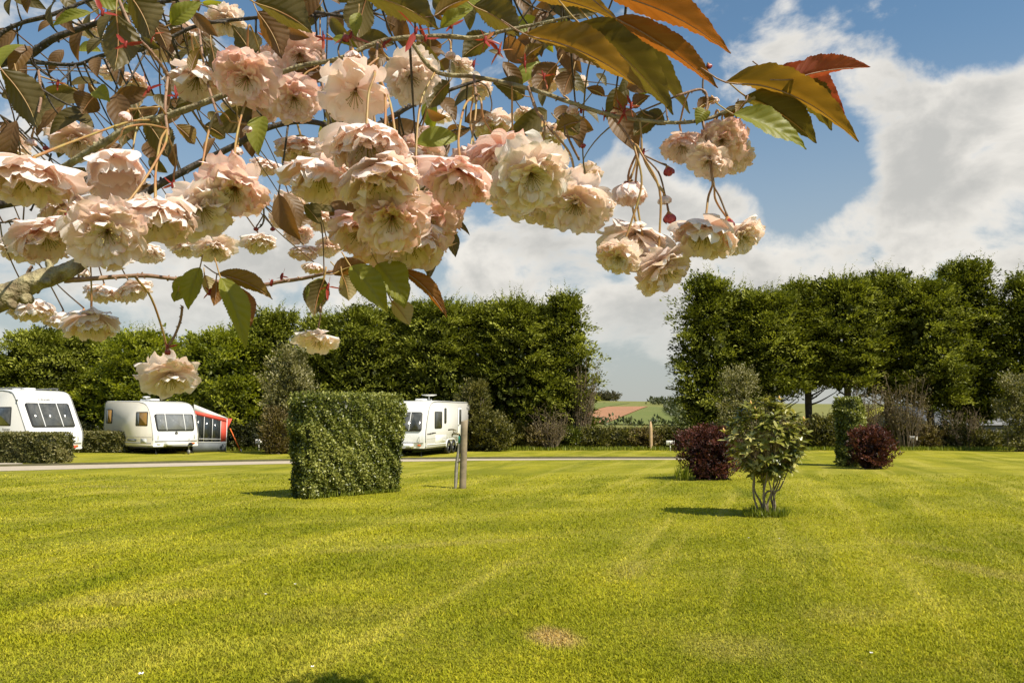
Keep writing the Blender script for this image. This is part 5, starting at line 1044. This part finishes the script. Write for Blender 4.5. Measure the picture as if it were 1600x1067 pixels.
limb('branch', [(20, 310, .80, 13), (90, 268, .76, 12), (130, 243, .74, 12), (165, 222, .73, 12), (215, 193, .72, 12), (260, 182, .72, 11), (330, 157, .71, 10), (400, 128, .70, 9), (470, 104, .69, 8), (530, 92, .68, 7), (600, 64, .68, 8), (690, 57, .67, 8), (740, 60, .67, 7), (790, 48, .66, 6), (840, 38, .66, 5), (905, 24, .64, 4)], M_BARK, .1, 12)
limb('branch', [(640, 62, .68, 7), (680, 112, .70, 7), (740, 120, .70, 7), (800, 132, .68, 7), (850, 146, .67, 7), (890, 160, .66, 7), (945, 178, .65, 7), (1000, 188, .64, 6), (1060, 192, .63, 6), (1105, 186, .62, 6), (1145, 170, .62, 6), (1180, 152, .61, 5)], M_BARK, .1, 10)
limb('branch', [(250, 188, .72, 7), (262, 160, .72, 7), (262, 120, .70, 6), (235, 80, .68, 5), (212, 55, .67, 5), (190, 10, .67, 5), (175, -30, .68, 6)], M_TWIG)
limb('branch', [(-30, -30, .8, 14), (150, -22, .78, 12), (400, -26, .75, 10), (650, -14, .72, 9), (850, -18, .66, 8), (960, -8, .62, 6), (985, 10, .6, 4)], M_BARKD)
g = Geo(); tube(g, [tr + Vector((.11, .05, 2.2)), tr + Vector((.5, -.1, 2.45)), at(-30, -30, .8)], [.03, .018, .006], 10, 6, .06); put(g, 'branch', M_BARKD, TREE, tr, True)
for pts in ([(0, 180, .9, 3), (30, 200, .9, 3), (66, 236, .9, 3), (80, 245, .9, 2)], [(0, 348, .9, 3), (28, 346, .9, 3)], [(48, 330, .85, 3), (66, 288, .85, 3), (80, 240, .85, 3)], [(410, 300, .95, 3), (412, 345, .95, 3), (400, 360, .95, 2)], [(440, 280, .95, 5), (500, 300, .95, 5), (560, 322, .95, 4), (600, 330, .95, 3)],
            [(735, 200, .9, 3), (700, 210, .9, 3), (692, 260, .9, 3)], [(60, 458, .64, 5), (44, 432, .64, 7), (50, 415, .64, 4)], [(285, 478, .66, 3), (282, 500, .66, 4), (274, 522, .66, 4), (264, 540, .66, 3)], [(880, 178, .66, 4), (888, 215, .68, 3), (905, 250, .7, 3)], [(505, 440, .66, 3), (500, 470, .66, 3), (500, 488, .66, 2)],
            [(460, 18, .8, 5), (500, 26, .8, 5), (550, 14, .8, 4), (590, 22, .8, 3)], [(955, 180, .65, 5), (975, 205, .65, 4), (992, 232, .65, 4)], [(1098, 190, .62, 5), (1108, 240, .62, 5), (1114, 290, .62, 4)], [(825, 135, .67, 5), (840, 175, .67, 5), (866, 210, .67, 4)], [(740, 118, .70, 5), (745, 158, .66, 4)], [(1058, 150, .62, 3), (1095, 140, .62, 3), (1105, 155, .62, 3), (1100, 185, .62, 3)], [(60, 110, .8, 4), (64, 150, .7, 4), (60, 176, .62, 3)], [(262, 120, .7, 5), (258, 170, .67, 5), (263, 212, .64, 4)], [(310, 40, .84, 4), (322, 120, .75, 4), (345, 195, .66, 3)], [(500, 98, .69, 5), (505, 140, .66, 4), (508, 165, .64, 3)], [(590, 66, .68, 4), (588, 95, .64, 4), (585, 120, .6, 3)]):
    limb('twig', [(x, y, d, max(w, 4.2) if pts[-1][2] < .8 else w) for x, y, d, w in pts], M_TWIG if pts[-1][2] < .8 else M_BARKD, .05, 6)

# (x, y, width px, style, facing toward camera deg, sideways deg, pinkness, node x, node y, rear?)
BL = [
 # front row, left to right
 (48, 285, 128, 'bell', 12, -4, 1, 62, 175), (74, 376, 100, 'bell', 14, 14, 1, 96, 330), (168, 366, 118, 'flat', 58, 4, 1, 150, 285), (174, 262, 72, 'cup', 25, 24, 1, 195, 200),
 (244, 345, 112, 'bell', 18, 4, 1, 262, 212), (318, 330, 108, 'flat', 40, 22, 0, 290, 240), (366, 300, 108, 'flat', 42, -8, 2, 345, 195),
 (384, 126, 100, 'flat', 52, -14, 2, 390, 40), (468, 88, 82, 'flat', 60, 0, 2, 470, 30), (460, 156, 84, 'flat', 48, 8, 2, 500, 100), (554, 150, 112, 'single', 38, -6, 1, 590, 92), (643, 124, 92, 'flat', 40, 18, 0, 600, 85),
 (575, 232, 124, 'bell', 16, 4, 1, 585, 120), (655, 242, 78, 'flat', 48, 20, 2, 632, 130), (498, 282, 114, 'bell', 14, -6, 1, 508, 165), (594, 290, 124, 'bell', 20, 6, 1, 600, 190),
 (612, 345, 118, 'flat', 50, -4, 2, 610, 262), (668, 350, 104, 'flat', 52, 18, 2, 640, 260), (560, 368, 92, 'bell', 26, -18, 2, 570, 290), (640, 388, 108, 'bell', 22, 6, 1, 640, 300),
 (714, 284, 112, 'bell', 22, -8, 2, 742, 158), (786, 256, 104, 'bell', 28, 4, 2, 752, 160), (832, 278, 122, 'flat', 50, 14, 0, 818, 90), (898, 322, 106, 'flat', 44, -10, 1, 868, 210), (860, 318, 100, 'bell', 26, 4, 0, 850, 215),
 (918, 276, 50, 'single', 40, 20, 1, 905, 235),
 (1066, 232, 64, 'bell', 28, -4, 1, 1064, 185), (1128, 222, 78, 'flat', 66, 4, 2, 1118, 178), (1106, 254, 66, 'flat', 40, -16, 1, 1120, 186), (1152, 250, 60, 'flat', 44, 22, 1, 1128, 186),
 (985, 298, 44, 'cup', 16, 0, 1, 992, 235), (994, 386, 104, 'bell', 18, -4, 0, 996, 236), (966, 404, 66, 'flat', 38, -14, 0, 993, 236), (1098, 372, 96, 'bell', 20, -10, 0, 1113, 290), (1160, 372, 70, 'flat', 34, 28, 0, 1116, 292), (1040, 424, 96, 'flat', 30, 34, 1, 1002, 240), (1010, 412, 60, 'flat', 40, 0, 1, 998, 238),
 (496, 534, 66, 'single', 24, 0, 0, 500, 486), (266, 592, 90, 'flat', 30, 8, 0, 264, 538),
 # rear
 (142, 48, 44, 'flat', 20, 0, 0, 150, 10), (352, 34, 62, 'flat', 30, 10, 0, 350, -20), (298, 62, 62, 'bell', 25, 0, 0, 300, 0), (250, 78, 56, 'flat', 25, 0, 1, 262, 20), (306, 132, 88, 'bell', 22, -8, 0, 300, 55), (370, 166, 50, 'bell', 10, 0, 0, 372, 100),
 (120, 222, 78, 'flat', 35, 0, 1, 130, 150), (22, 224, 50, 'single', 20, 0, 0, 40, 180), (204, 296, 56, 'bell', 15, 5, 0, 215, 200), (175, 116, 40, 'flat', 20, 0, 0, 180, 70), (95, 205, 50, 'flat', 30, 10, 1, 80, 150),
 (470, 238, 76, 'bell', 10, 0, 1, 465, 180), (412, 262, 48, 'bell', 10, 0, 1, 428, 195), (718, 108, 44, 'flat', 30, 0, 0, 705, 62), (744, 140, 54, 'flat', 30, 0, 0, 735, 70), (690, 184, 34, 'single', 20, 0, 0, 698, 125), (768, 198, 66, 'bell', 12, 4, 0, 775, 120), (818, 182, 38, 'flat', 30, 0, 0, 815, 120),
 (850, 126, 60, 'flat', 25, 0, 1, 850, 70), (858, 214, 56, 'bell', 15, 0, 0, 880, 160), (905, 132, 30, 'flat', 30, 0, 0, 905, 95),
 (455, 322, 52, 'flat', 42, 0, 1, 440, 275), (502, 346, 50, 'flat', 30, 0, 1, 500, 290), (466, 366, 46, 'flat', 35, 0, 1, 470, 300), (474, 396, 46, 'bell', 10, 0, 1, 480, 330), (512, 388, 44, 'flat', 30, 0, 1, 520, 330), (490, 420, 34, 'bell', 10, 0, 1, 500, 350), (406, 380, 56, 'bell', 14, 10, 0, 415, 320), (440, 345, 40, 'flat', 40, 0, 1, 450, 290),
 (30, 392, 64, 'bell', 14, -8, 0, 40, 330), (232, 398, 54, 'bell', 12, 0, 0, 235, 330), (290, 388, 50, 'bell', 12, 0, 0, 300, 330), (336, 390, 64, 'flat', 30, 6, 0, 325, 330),
 (160, 460, 56, 'bell', 10, -6, 0, 150, 432), (208, 456, 56, 'bell', 8, 24, 0, 190, 432), (50, 486, 62, 'bell', 8, 4, 0, 56, 456), (96, 502, 58, 'bell', 8, -6, 0, 82, 440), (145, 510, 76, 'bell', 14, 8, 0, 132, 446), (130, 500, 60, 'bell', 6, 0, 0, 138, 440),
 (110, 330, 84, 'bell', 20, 10, 1, 96, 270), (205, 340, 92, 'flat', 30, 12, 0, 205, 250), (280, 350, 86, 'bell', 24, 4, 1, 275, 250), (425, 110, 78, 'flat', 45, 4, 2, 430, 40), (402, 160, 72, 'bell', 30, -8, 2, 405, 90), (535, 258, 96, 'bell', 22, -6, 1, 530, 160), (625, 270, 90, 'bell', 24, 10, 1, 625, 170), (690, 330, 84, 'flat', 40, 20, 2, 680, 240), (590, 392, 84, 'bell', 24, -12, 2, 600, 310), (745, 268, 90, 'bell', 26, 0, 2, 738, 160), (805, 310, 92, 'flat', 30, -6, 0, 800, 210), (930, 326, 66, 'bell', 30, 20, 0, 905, 235),
 (5, 305, 60, 'flat', 20, 0, 1, 10, 240), (15, 240, 50, 'bell', 14, 0, 0, 25, 190), (210, 130, 44, 'flat', 28, 0, 1, 220, 80)]
for i, (x, y, w, st, fc, sd, pk, nx, ny) in enumerate(BL):
    w = w * (1.08 if w > 60 else 1.0); dY = min(1.45, max(.54, 71 / w)); dY = R.uniform(.61, .66) if x > 940 else dY; rad_ = w * dY / F / 2
    if st == 'cup': dY = min(1.2, .63 if w < 60 else .60); rad_ = w * dY / F / 2 * 1.15
    a = math.radians(fc); b_ = math.radians(sd); c = at(x, y, dY)
    tocam = (Vector((0, 0, CAMH)) - c).normalized(); side = Vector((1, 0, 0)); dn = Vector((0, 0, -1))
    d = (dn * math.cos(a) * math.cos(b_) + tocam * math.sin(a) + side * math.sin(b_)).normalized()
    g0 = base_flower(st, i % (5 if w > 60 else 3), pk)
    off = c - d * rad_ * (.42 if st == 'bell' else .28 if st != 'cup' else .55); sq = .94
    sc = rad_ / {'bell': .90, 'flat': 1.02, 'single': .98, 'cup': .62}[st]
    me = xf(g0, rot_to(d, R.uniform(0, 6.28)), sc, off).mesh('blossom', M_PETAL, off, True)
    bl = link(me, 'blossom', TREE, off)
    # calyx, stalk, stamens
    g = Geo(); lathe(g, (0, 0, 0), [(.002, -.22), (.035, -.2), (.06, -.12), (.07, .0), (.10, .05)], 10); n5 = 5; aa = np.arange(5) * 1.2566
    scatter(g, np.stack([np.cos(aa) * .07, np.sin(aa) * .07, np.full(5, .0)], 1), np.stack([np.cos(aa), np.sin(aa), np.full(5, .12)], 1), np.tile([0, 0, -1.], (5, 1)), .26, .13, .5, T_LONG)
    put(xf(g, rot_to(d), sc, off), 'calyx', M_CALYX, bl, off, True)
    if w > 60 or pk == 0:
        g = Geo(); k = 16 if w > 60 else 8; h = .55 if st != 'cup' else .3
        for j in range(k):
            aa = 6.283 * j / k + R.uniform(-.2, .2); q = R.uniform(.12, .28); e = Vector((math.cos(aa) * q, math.sin(aa) * q, h * R.uniform(.75, 1.1)))
            tube(g, [(math.cos(aa) * .03, math.sin(aa) * .03, .1), tuple(e * .6 + Vector((0, 0, .05))), tuple(e)], .008, 4, 2); lathe(g, e, [(.001, -.02), (.02, 0), (.001, .02)], 5)
        put(xf(g, rot_to(d), sc, off), 'stamens', M_STAMEN, bl, off)
    nd = at(nx, ny, dY + R.uniform(-.02, .02)); front = w > 78
    stalk(nd, off - d * sc * .2, R.choice((-1, 1)) * R.uniform(.2, 1), .0010 if front else .0009, M_STALK if dY < .95 else M_STALKD, bl)

# petals that have come loose and catch the light between the flowers are part of the blossoms above

# ---- leaves
def leaf(x0, y0, x1, y1, wpx, dep, mk, roll=50, dd=0., curl=.12, fold=.25, under=True, twist=0., stem=True):
    """leaf from base pixel to tip pixel; roll turns the blade away from facing the camera"""
    A_ = at(x0, y0, dep); B_ = at(x1, y1, dep + dd); ax = B_ - A_; L_ = ax.length; ax.normalize(); cpos = Vector((0, 0, CAMH)); tc = (cpos - A_.lerp(B_, .5)); tc = (tc - ax * tc.dot(ax)).normalized()
    lat = ax.cross(tc).normalized()
    if (lat.z > 0) == under: lat = -lat
    if abs(lat.z) < .15: lat = lat if lat.x < 0 else -lat
    ro = math.radians(roll); nv_ = tc * math.cos(ro) + lat * math.sin(ro); sdv = nv_.cross(ax).normalized()   # nv_: the side that faces the camera
    hw = wpx * dep / F / 2 / max(.45, math.cos(ro)); nu, nv = 52, 9; rs = np.random.default_rng(int(x0 * 7 + y0 * 3 + x1) & 0xffff)
    u = np.linspace(0, 1, nu)[:, None]; v = np.linspace(-1, 1, nv)[None, :]
    w = np.sin(np.pi * np.clip(u, 0, 1) ** .82) ** .8 * (1 - .35 * u ** 3); w = np.maximum(w, .015)
    teeth = 1 + (.075 * (np.arange(nu) % 2)[:, None] + rs.normal(0, .012, (nu, 1))) * (np.abs(v) > .99)
    arch = curl * L_ * 4 * u * (1 - u); f = fold * np.abs(v) * w * hw; rip = .045 * hw * np.sin(u * 46 - np.abs(v) * 9) * np.abs(v) + .12 * hw * np.sin(u * 9 + rs.uniform(0, 6)) * np.abs(v) ** 2 * w + .10 * hw * w * np.sin(u * 5 + rs.uniform(0, 6) + v * 2) * v ** 2
    tw = twist * u
    upn = -nv_ if under else nv_
    P = np.array(tuple(A_)) + (u * L_)[..., None] * np.array(tuple(ax)) + (v * w * hw * teeth * np.cos(tw))[..., None] * np.array(tuple(sdv)) + (arch + f + rip + v * w * hw * np.sin(tw))[..., None] * np.array(tuple(upn))
    i = np.arange((nu - 1) * (nv - 1)); r = i // (nv - 1); c = i % (nv - 1); q = r * nv + c
    g = Geo(); g.add(P.reshape(-1, 3), [np.stack([q, q + 1, q + nv + 1, q + nv], 1)], .5, np.stack([np.broadcast_to(u, (nu, nv)), np.broadcast_to(v * .5 + .5, (nu, nv))], -1).reshape(-1, 2))
    o = put(g, 'leaf', LM[mk], TREE, A_, True)
    g = Geo(); e = A_ - ax * min(.022, L_ * .25) + Vector((0, 0, .002)); hwm = max(.0007, hw * .05)
    pts = [e] + [Vector(tuple(P[k, nv // 2])) - upn * .0006 for k in (0, 12, 24, 36, 47)]
    tube(g, pts, [hwm * .7, hwm * .8, hwm * .7, hwm * .6, hwm * .4, hwm * .2], 6, 3); put(g, 'leaf_stalk', M_TWIG if mk in 'ory' else M_STALK, o, A_, True)
LF = [
 # top right group
 (930, -14, 1142, 84, 50, .56, 'o', 40, .0, .10), (962, 28, 1122, 138, 40, .57, 'o', 35, .02, .06), (905, 36, 1052, 180, 64, .60, 'd', 38, .03, .08), (822, 54, 1010, 146, 46, .60, 'y', 42, .0, .10), (815, -8, 968, 34, 36, .60, 'y', 45, 0, .08), (930, 40, 1078, 178, 40, .62, 'd', 50, .04, .05),
 (1134, 128, 1342, 222, 50, .59, 'y', 45, .03, .13), (1236, 124, 1360, 105, 34, .60, 'r', 45, .02, .05), (1165, 150, 1276, 224, 52, .62, 'd', 40, .02, .08), (1146, 178, 1260, 234, 34, .58, 'g', 48, 0, .08), (1206, 116, 1320, 178, 44, .64, 'r', 40, .03, .12), (1210, 130, 1300, 204, 50, .62, 'd', 45, .02, .14),
 # small ones along the right twig
 (966, 172, 962, 138, 24, .64, 'y', 20), (945, 150, 915, 138, 16, .64, 'b', 30), (990, 168, 1016, 150, 20, .65, 'b', 30), (1008, 178, 1040, 196, 26, .66, 'd', 20), (1030, 184, 990, 212, 34, .66, 'd', 30), (870, 186, 905, 210, 44, .70, 'd', 20), (905, 190, 868, 205, 22, .66, 'y', 30), (1105, 172, 1088, 196, 24, .62, 'g', 20), (1090, 170, 1120, 155, 18, .62, 'b', 30), (1150, 165, 1135, 190, 18, .62, 'y', 20), (1165, 158, 1150, 178, 14, .6, 'y', 30), (870, 100, 835, 145, 40, .72, 'b', 20), (895, 110, 880, 150, 34, .72, 'b', 20), (820, 90, 850, 70, 22, .7, 'y', 20),
 # left top
 (200, -12, 236, 62, 52, .62, 'd', 30), (182, 22, 178, 112, 56, .63, 'd', 25), (267, 38, 316, 4, 30, .64, 'g', 20), (142, 20, 82, 42, 16, .68, 'g', 35), (2, 108, 58, 202, 52, .68, 'd', 30), (28, 118, 50, 178, 36, .70, 'b', 30), (148, 142, 172, 160, 26, .66, 'g', 20), (298, 110, 314, 74, 17, .66, 'y', 20), (330, 70, 336, 116, 24, .72, 'd', 20), (395, 90, 362, 40, 46, .75, 'd', 20), (148, 150, 128, 178, 44, .78, 'b', 20), (222, 182, 262, 246, 44, .80, 'd', 25), (275, 196, 304, 226, 24, .74, 'y', 25), (320, 196, 352, 216, 30, .76, 'd', 25), (215, 170, 190, 230, 36, .82, 'd', 20), (235, 30, 262, 80, 26, .75, 'b', 20),
 (398, 4, 488, 52, 50, .63, 'd', 30), (402, 18, 440, 92, 40, .66, 'b', 30), (560, -10, 685, 46, 62, .64, 'd', 35), (575, -10, 560, 60, 50, .68, 'd', 20), (680, 24, 742, -4, 24, .64, 'y', 30), (688, 44, 738, 16, 22, .65, 'g', 25), (740, 10, 812, 58, 52, .66, 'd', 30), (560, 20, 556, 60, 20, .66, 'g', 20), (520, 60, 560, 76, 16, .67, 'g', 30), (702, 128, 668, 170, 40, .78, 'd', 20), (690, 238, 650, 202, 26, .85, 'd', 20), (606, 198, 616, 228, 24, .8, 'd', 20), (500, 8, 476, 44, 30, .8, 'd', 20), (770, 60, 722, 90, 40, .76, 'd', 25), (690, 70, 640, 96, 36, .78, 'b', 25), (820, 150, 770, 130, 36, .8, 'd', 20), (440, 20, 395, -12, 40, .72, 'y', 25),
 (195, 284, 205, 322, 60, .86, 'b', 30), (120, 285, 132, 262, 34, .84, 'd', 20), (475, 320, 500, 350, 24, .95, 'd', 20), (515, 310, 530, 340, 24, .95, 'd', 20), (560, 300, 520, 330, 26, .95, 'b', 20), (645, 300, 690, 316, 22, .8, 'd', 25),
 # hanging group at the bottom centre
 (506, 436, 490, 494, 40, .65, 'd', 15), (505, 434, 488, 490, 30, .66, 'g', 20), (548, 416, 606, 490, 44, .60, 'g', 15), (590, 412, 634, 476, 52, .61, 'g', 18), (612, 440, 632, 482, 34, .63, 'g', 25), (630, 422, 698, 496, 24, .62, 'o', 35), (612, 470, 640, 508, 32, .64, 'p', 20), (535, 430, 545, 470, 34, .66, 'p', 25), (520, 428, 572, 412, 30, .66, 'b', 25), (528, 420, 575, 450, 36, .67, 'd', 25),
 (684, 375, 670, 438, 24, .66, 'd', 15), (690, 350, 712, 402, 24, .67, 'd', 20), (700, 338, 734, 368, 10, .66, 'd', 25),
 # group on the lower twig
 (312, 418, 294, 484, 32, .64, 'g', 20), (300, 432, 276, 470, 32, .66, 'g', 15), (278, 455, 272, 472, 14, .65, 'g', 10), (345, 434, 384, 546, 36, .62, 'g', 20), (340, 428, 426, 468, 26, .64, 'y', 35), (338, 440, 334, 478, 22, .64, 'o', 25), (368, 448, 392, 510, 26, .65, 'o', 25), (320, 430, 326, 462, 20, .66, 'p', 20)]
for q in LF:
    q = list(q); d_ = dict(zip(('x0', 'y0', 'x1', 'y1', 'wpx', 'dep', 'mk', 'roll', 'dd', 'curl'), q)); ang = math.atan2(q[3] - q[1], abs(q[2] - q[0]))
    d_.setdefault('twist', 0); leaf(**d_, fold=R.uniform(.35, .75), under=q[6] not in 'g') if len(q) > 7 else leaf(**d_)
print('leaves', len(LF), 'blossoms', len(BL))

# ---- red leaf buds and bud scales
for i, (x, y, n, L0, dep) in enumerate([(160, 20, 3, 36, .62), (196, 70, 3, 32, .62), (240, 52, 4, 30, .64), (90, 130, 4, 20, .7), (232, 140, 3, 30, .66), (548, 55, 2, 40, .66), (650, 48, 3, 44, .64), (665, 60, 3, 24, .66), (758, 62, 6, 34, .64), (780, 80, 5, 26, .65), (705, 40, 3, 28, .66), (945, 178, 4, 24, .65), (975, 176, 6, 28, .64), (986, 165, 4, 22, .65), (850, 120, 4, 22, .68), (908, 172, 3, 20, .66), (440, 432, 4, 15, .68), (424, 442, 3, 11, .68), (512, 448, 4, 24, .65), (328, 456, 3, 16, .65), (262, 542, 3, 14, .66), (104, 336, 5, 22, .66), (270, 288, 5, 18, .60), (500, 470, 3, 14, .66), (1005, 238, 3, 16, .64), (1150, 176, 4, 14, .62), (505, 60, 5, 22, .67), (600, 70, 5, 20, .66), (740, 100, 5, 20, .67), (820, 100, 5, 20, .67), (275, 150, 4, 24, .68), (420, 60, 5, 22, .7)]):
    p = at(x, y, dep); g = Geo(); D = [];
    for k in range(n):
        a = 6.283 * k / n + R.uniform(-.4, .4); D.append((math.cos(a) * .8, R.uniform(-.5, .3), math.sin(a) * .9))
    D = np.array(D); Ls = 1.0 * L0 * dep / F * np.array([R.uniform(.5, 1.1) for _ in range(n)]); scatter(g, np.tile(np.array(tuple(p)), (n, 1)), D, rng.normal(0, 1, (n, 3)), Ls, Ls * .24, np.clip(rng.normal(.45, .2, n), 0, 1), T_LONG)
    tube(g, [p - Vector((0, 0, .003)), p, p + Vector((.001, 0, .003))], [.0010, .0014, .0008], 6, 2, tint=.3); put(g, 'leaf_bud', M_REDSC, TREE, p)
# ---- flower buds
for i, (x, y, w, mk, nx, ny, dep) in enumerate([(195, 186, 26, 'p', 244, 168, .64), (388, 205, 18, 'p', 360, 190, .7), (371, 240, 22, 'p', 372, 190, .72), (552, 92, 30, 'p', 545, 60, .66), (541, 60, 13, 'r', 530, 90, .66), (894, 175, 24, 'p', 880, 150, .66), (911, 228, 8, 'r', 883, 212, .66), (1045, 268, 16, 'r', 1000, 238, .64), (1040, 317, 26, 'o', 1004, 240, .64), (1046, 341, 18, 'r', 1004, 240, .64), (1138, 349, 18, 'r', 1116, 292, .62), (720, 325, 24, 'o', 700, 300, .62), (1118, 160, 18, 'o', 1100, 185, .63), (1098, 160, 12, 'r', 1100, 185, .63), (1108, 104, 9, 'r', 1098, 140, .62), (48, 226, 20, 'p', 62, 178, .7), (130, 430, 24, 'o', 140, 412, .7), (436, 344, 9, 'r', 412, 320, .9), (400, 358, 7, 'r', 412, 335, .9), (426, 358, 7, 'r', 412, 335, .9), (262, 550, 10, 'r', 266, 538, .66), (705, 90, 22, 'p', 700, 60, .68), (72, 232, 9, 'r', 50, 215, .85), (28, 347, 10, 'r', 5, 347, .85)]):
    c = at(x, y, dep); r_ = w * dep / F / 2; nd = at(nx, ny, dep); d = ((c - nd).normalized() * .5 + Vector((0, 0, -1))).normalized(); g = Geo()
    if mk in 'po':
        off = c - d * r_ * .9; o = put(xf(base_flower('cup', i % 4, 2 if mk == 'p' else 1), rot_to(d, i), r_ * 1.25, off), 'flower_bud', M_PETAL, TREE, off, True)
        gc = Geo(); lathe(gc, (0, 0, 0), [(.002, -.5), (.12, -.4), (.2, -.1), (.3, .25)], 10); put(xf(gc, rot_to(d), r_, off), 'calyx', M_CALYX, o, off, True); stalk(nd, off - d * r_ * .4, R.uniform(-1, 1), .0009, M_STALK, o); continue
    lathe(g, (0, 0, 0), [(.001, -1.1), (.55, -.95), (.9, -.4), (1.0, .1), (.8, .7), (.35, 1.1), (.02, 1.2)], 12)
    for k in range(4): g.add(*(lambda a: (a[0] * np.array([1, 1, 1]), [a[1]], a[2], a[3]))(petal(np.random.default_rng(k + i), 2.6, .42, 1.35, -.75, 1.57 * k, .03, .5, 6, 6, r0=.15, h0=-1.1)))
    o = put(xf(g, rot_to(d, i), r_ * .85, c), 'flower_bud', M_BUDRED, TREE, c, True)
    gc = Geo(); lathe(gc, (0, 0, 0), [(.002, -1.5), (.25, -1.35), (.5, -1.0), (.85, -.55), (.95, -.2)], 10); put(xf(gc, rot_to(d), r_ * .9, c), 'calyx', M_CALYX, o, c, True)
    stalk(nd, c - d * r_ * 1.3, R.uniform(-1, 1), .0008, M_STALKD, o)
# the many small leaves, sprays and twiglets further back in the crown
BANDS = [(0, 900, -30, 110, 120), (0, 420, 120, 260, 42), (380, 760, 150, 235, 22), (840, 1010, 90, 190, 18), (430, 560, 290, 350, 12)]
gl = {k: Geo() for k in 'dbg'}; gt = Geo()
for xa, xb, ya, yb, n in BANDS:
    for _ in range(n):
        x = R.uniform(xa, xb); y = R.uniform(ya, yb); 
        if R.random() < .25: y = ya + (y - ya) * .5
        dep = R.uniform(.72, 1.15); p = at(x, y, dep); a = R.uniform(-2.6, .4); L_ = R.uniform(.022, .055); ax = Vector((math.cos(a), R.uniform(-.4, .4), math.sin(a))).normalized()
        n_ = Vector((R.gauss(0, .6), -1, R.gauss(0, .7))).normalized(); sd_ = n_.cross(ax).normalized(); n_ = ax.cross(sd_); nu, nv = 11, 5; hw = L_ * R.uniform(.20, .28)
        u = np.linspace(0, 1, nu)[:, None]; v = np.linspace(-1, 1, nv)[None, :]; w = np.maximum(.02, np.sin(np.pi * u ** .82) ** .85)
        P = np.array(tuple(p)) + (u * L_)[..., None] * np.array(tuple(ax)) + (v * w * hw)[..., None] * np.array(tuple(sd_)) + (.35 * np.abs(v) * w * hw + L_ * .5 * u * (1 - u) + 0 * v)[..., None] * np.array(tuple(n_))
        i = np.arange((nu - 1) * (nv - 1)); r = i // (nv - 1); c = i % (nv - 1); q = r * nv + c
        gl[R.choice('ddbbbbdg')].add(P.reshape(-1, 3), [np.stack([q, q + 1, q + nv + 1, q + nv], 1)], .5, np.stack([np.broadcast_to(u, (nu, nv)), np.broadcast_to(v * .5 + .5, (nu, nv))], -1).reshape(-1, 2))
        st = nearest_limb(p)
        if (st - p).length < .14: tube(gt, [st, st.lerp(p, .5) + Vector((0, 0, -.004)), p], [.0013, .0010, .0008], 5, 3)
for k, g in gl.items(): kind(put(g, 'leaves', LM[k], TREE, TREE_AT, True), 'stuff')
kind(put(gt, 'twiglets', M_BARKD, TREE, TREE_AT, True), 'stuff')
# high bough above the frame whose shadow falls on the lawn
g = Geo(); q = [tr + Vector((.12, .1, 2.5)), Vector((-.5, 1.3, 3.0)), Vector((.3, 2.1, 3.4)), Vector((1.3, 3.2, 3.68))]; tube(g, q, [.028, .02, .014, .006], 8, 6, .06); put(g, 'branch', M_BARKD, TREE, tr, True)
g = Geo(); n = 420; P = np.array([1.22, 3.16, 3.62]) + rng.normal(0, 1, (n, 3)) * [.17, .10, .04]; scatter(g, P, rng.normal(0, 1, (n, 3)), rng.normal(0, 1, (n, 3)) + [0, 0, .8], .09, .045, rng.random(n))
kind(put(g, 'leaves', LM['b'], TREE, TREE_AT), 'stuff')
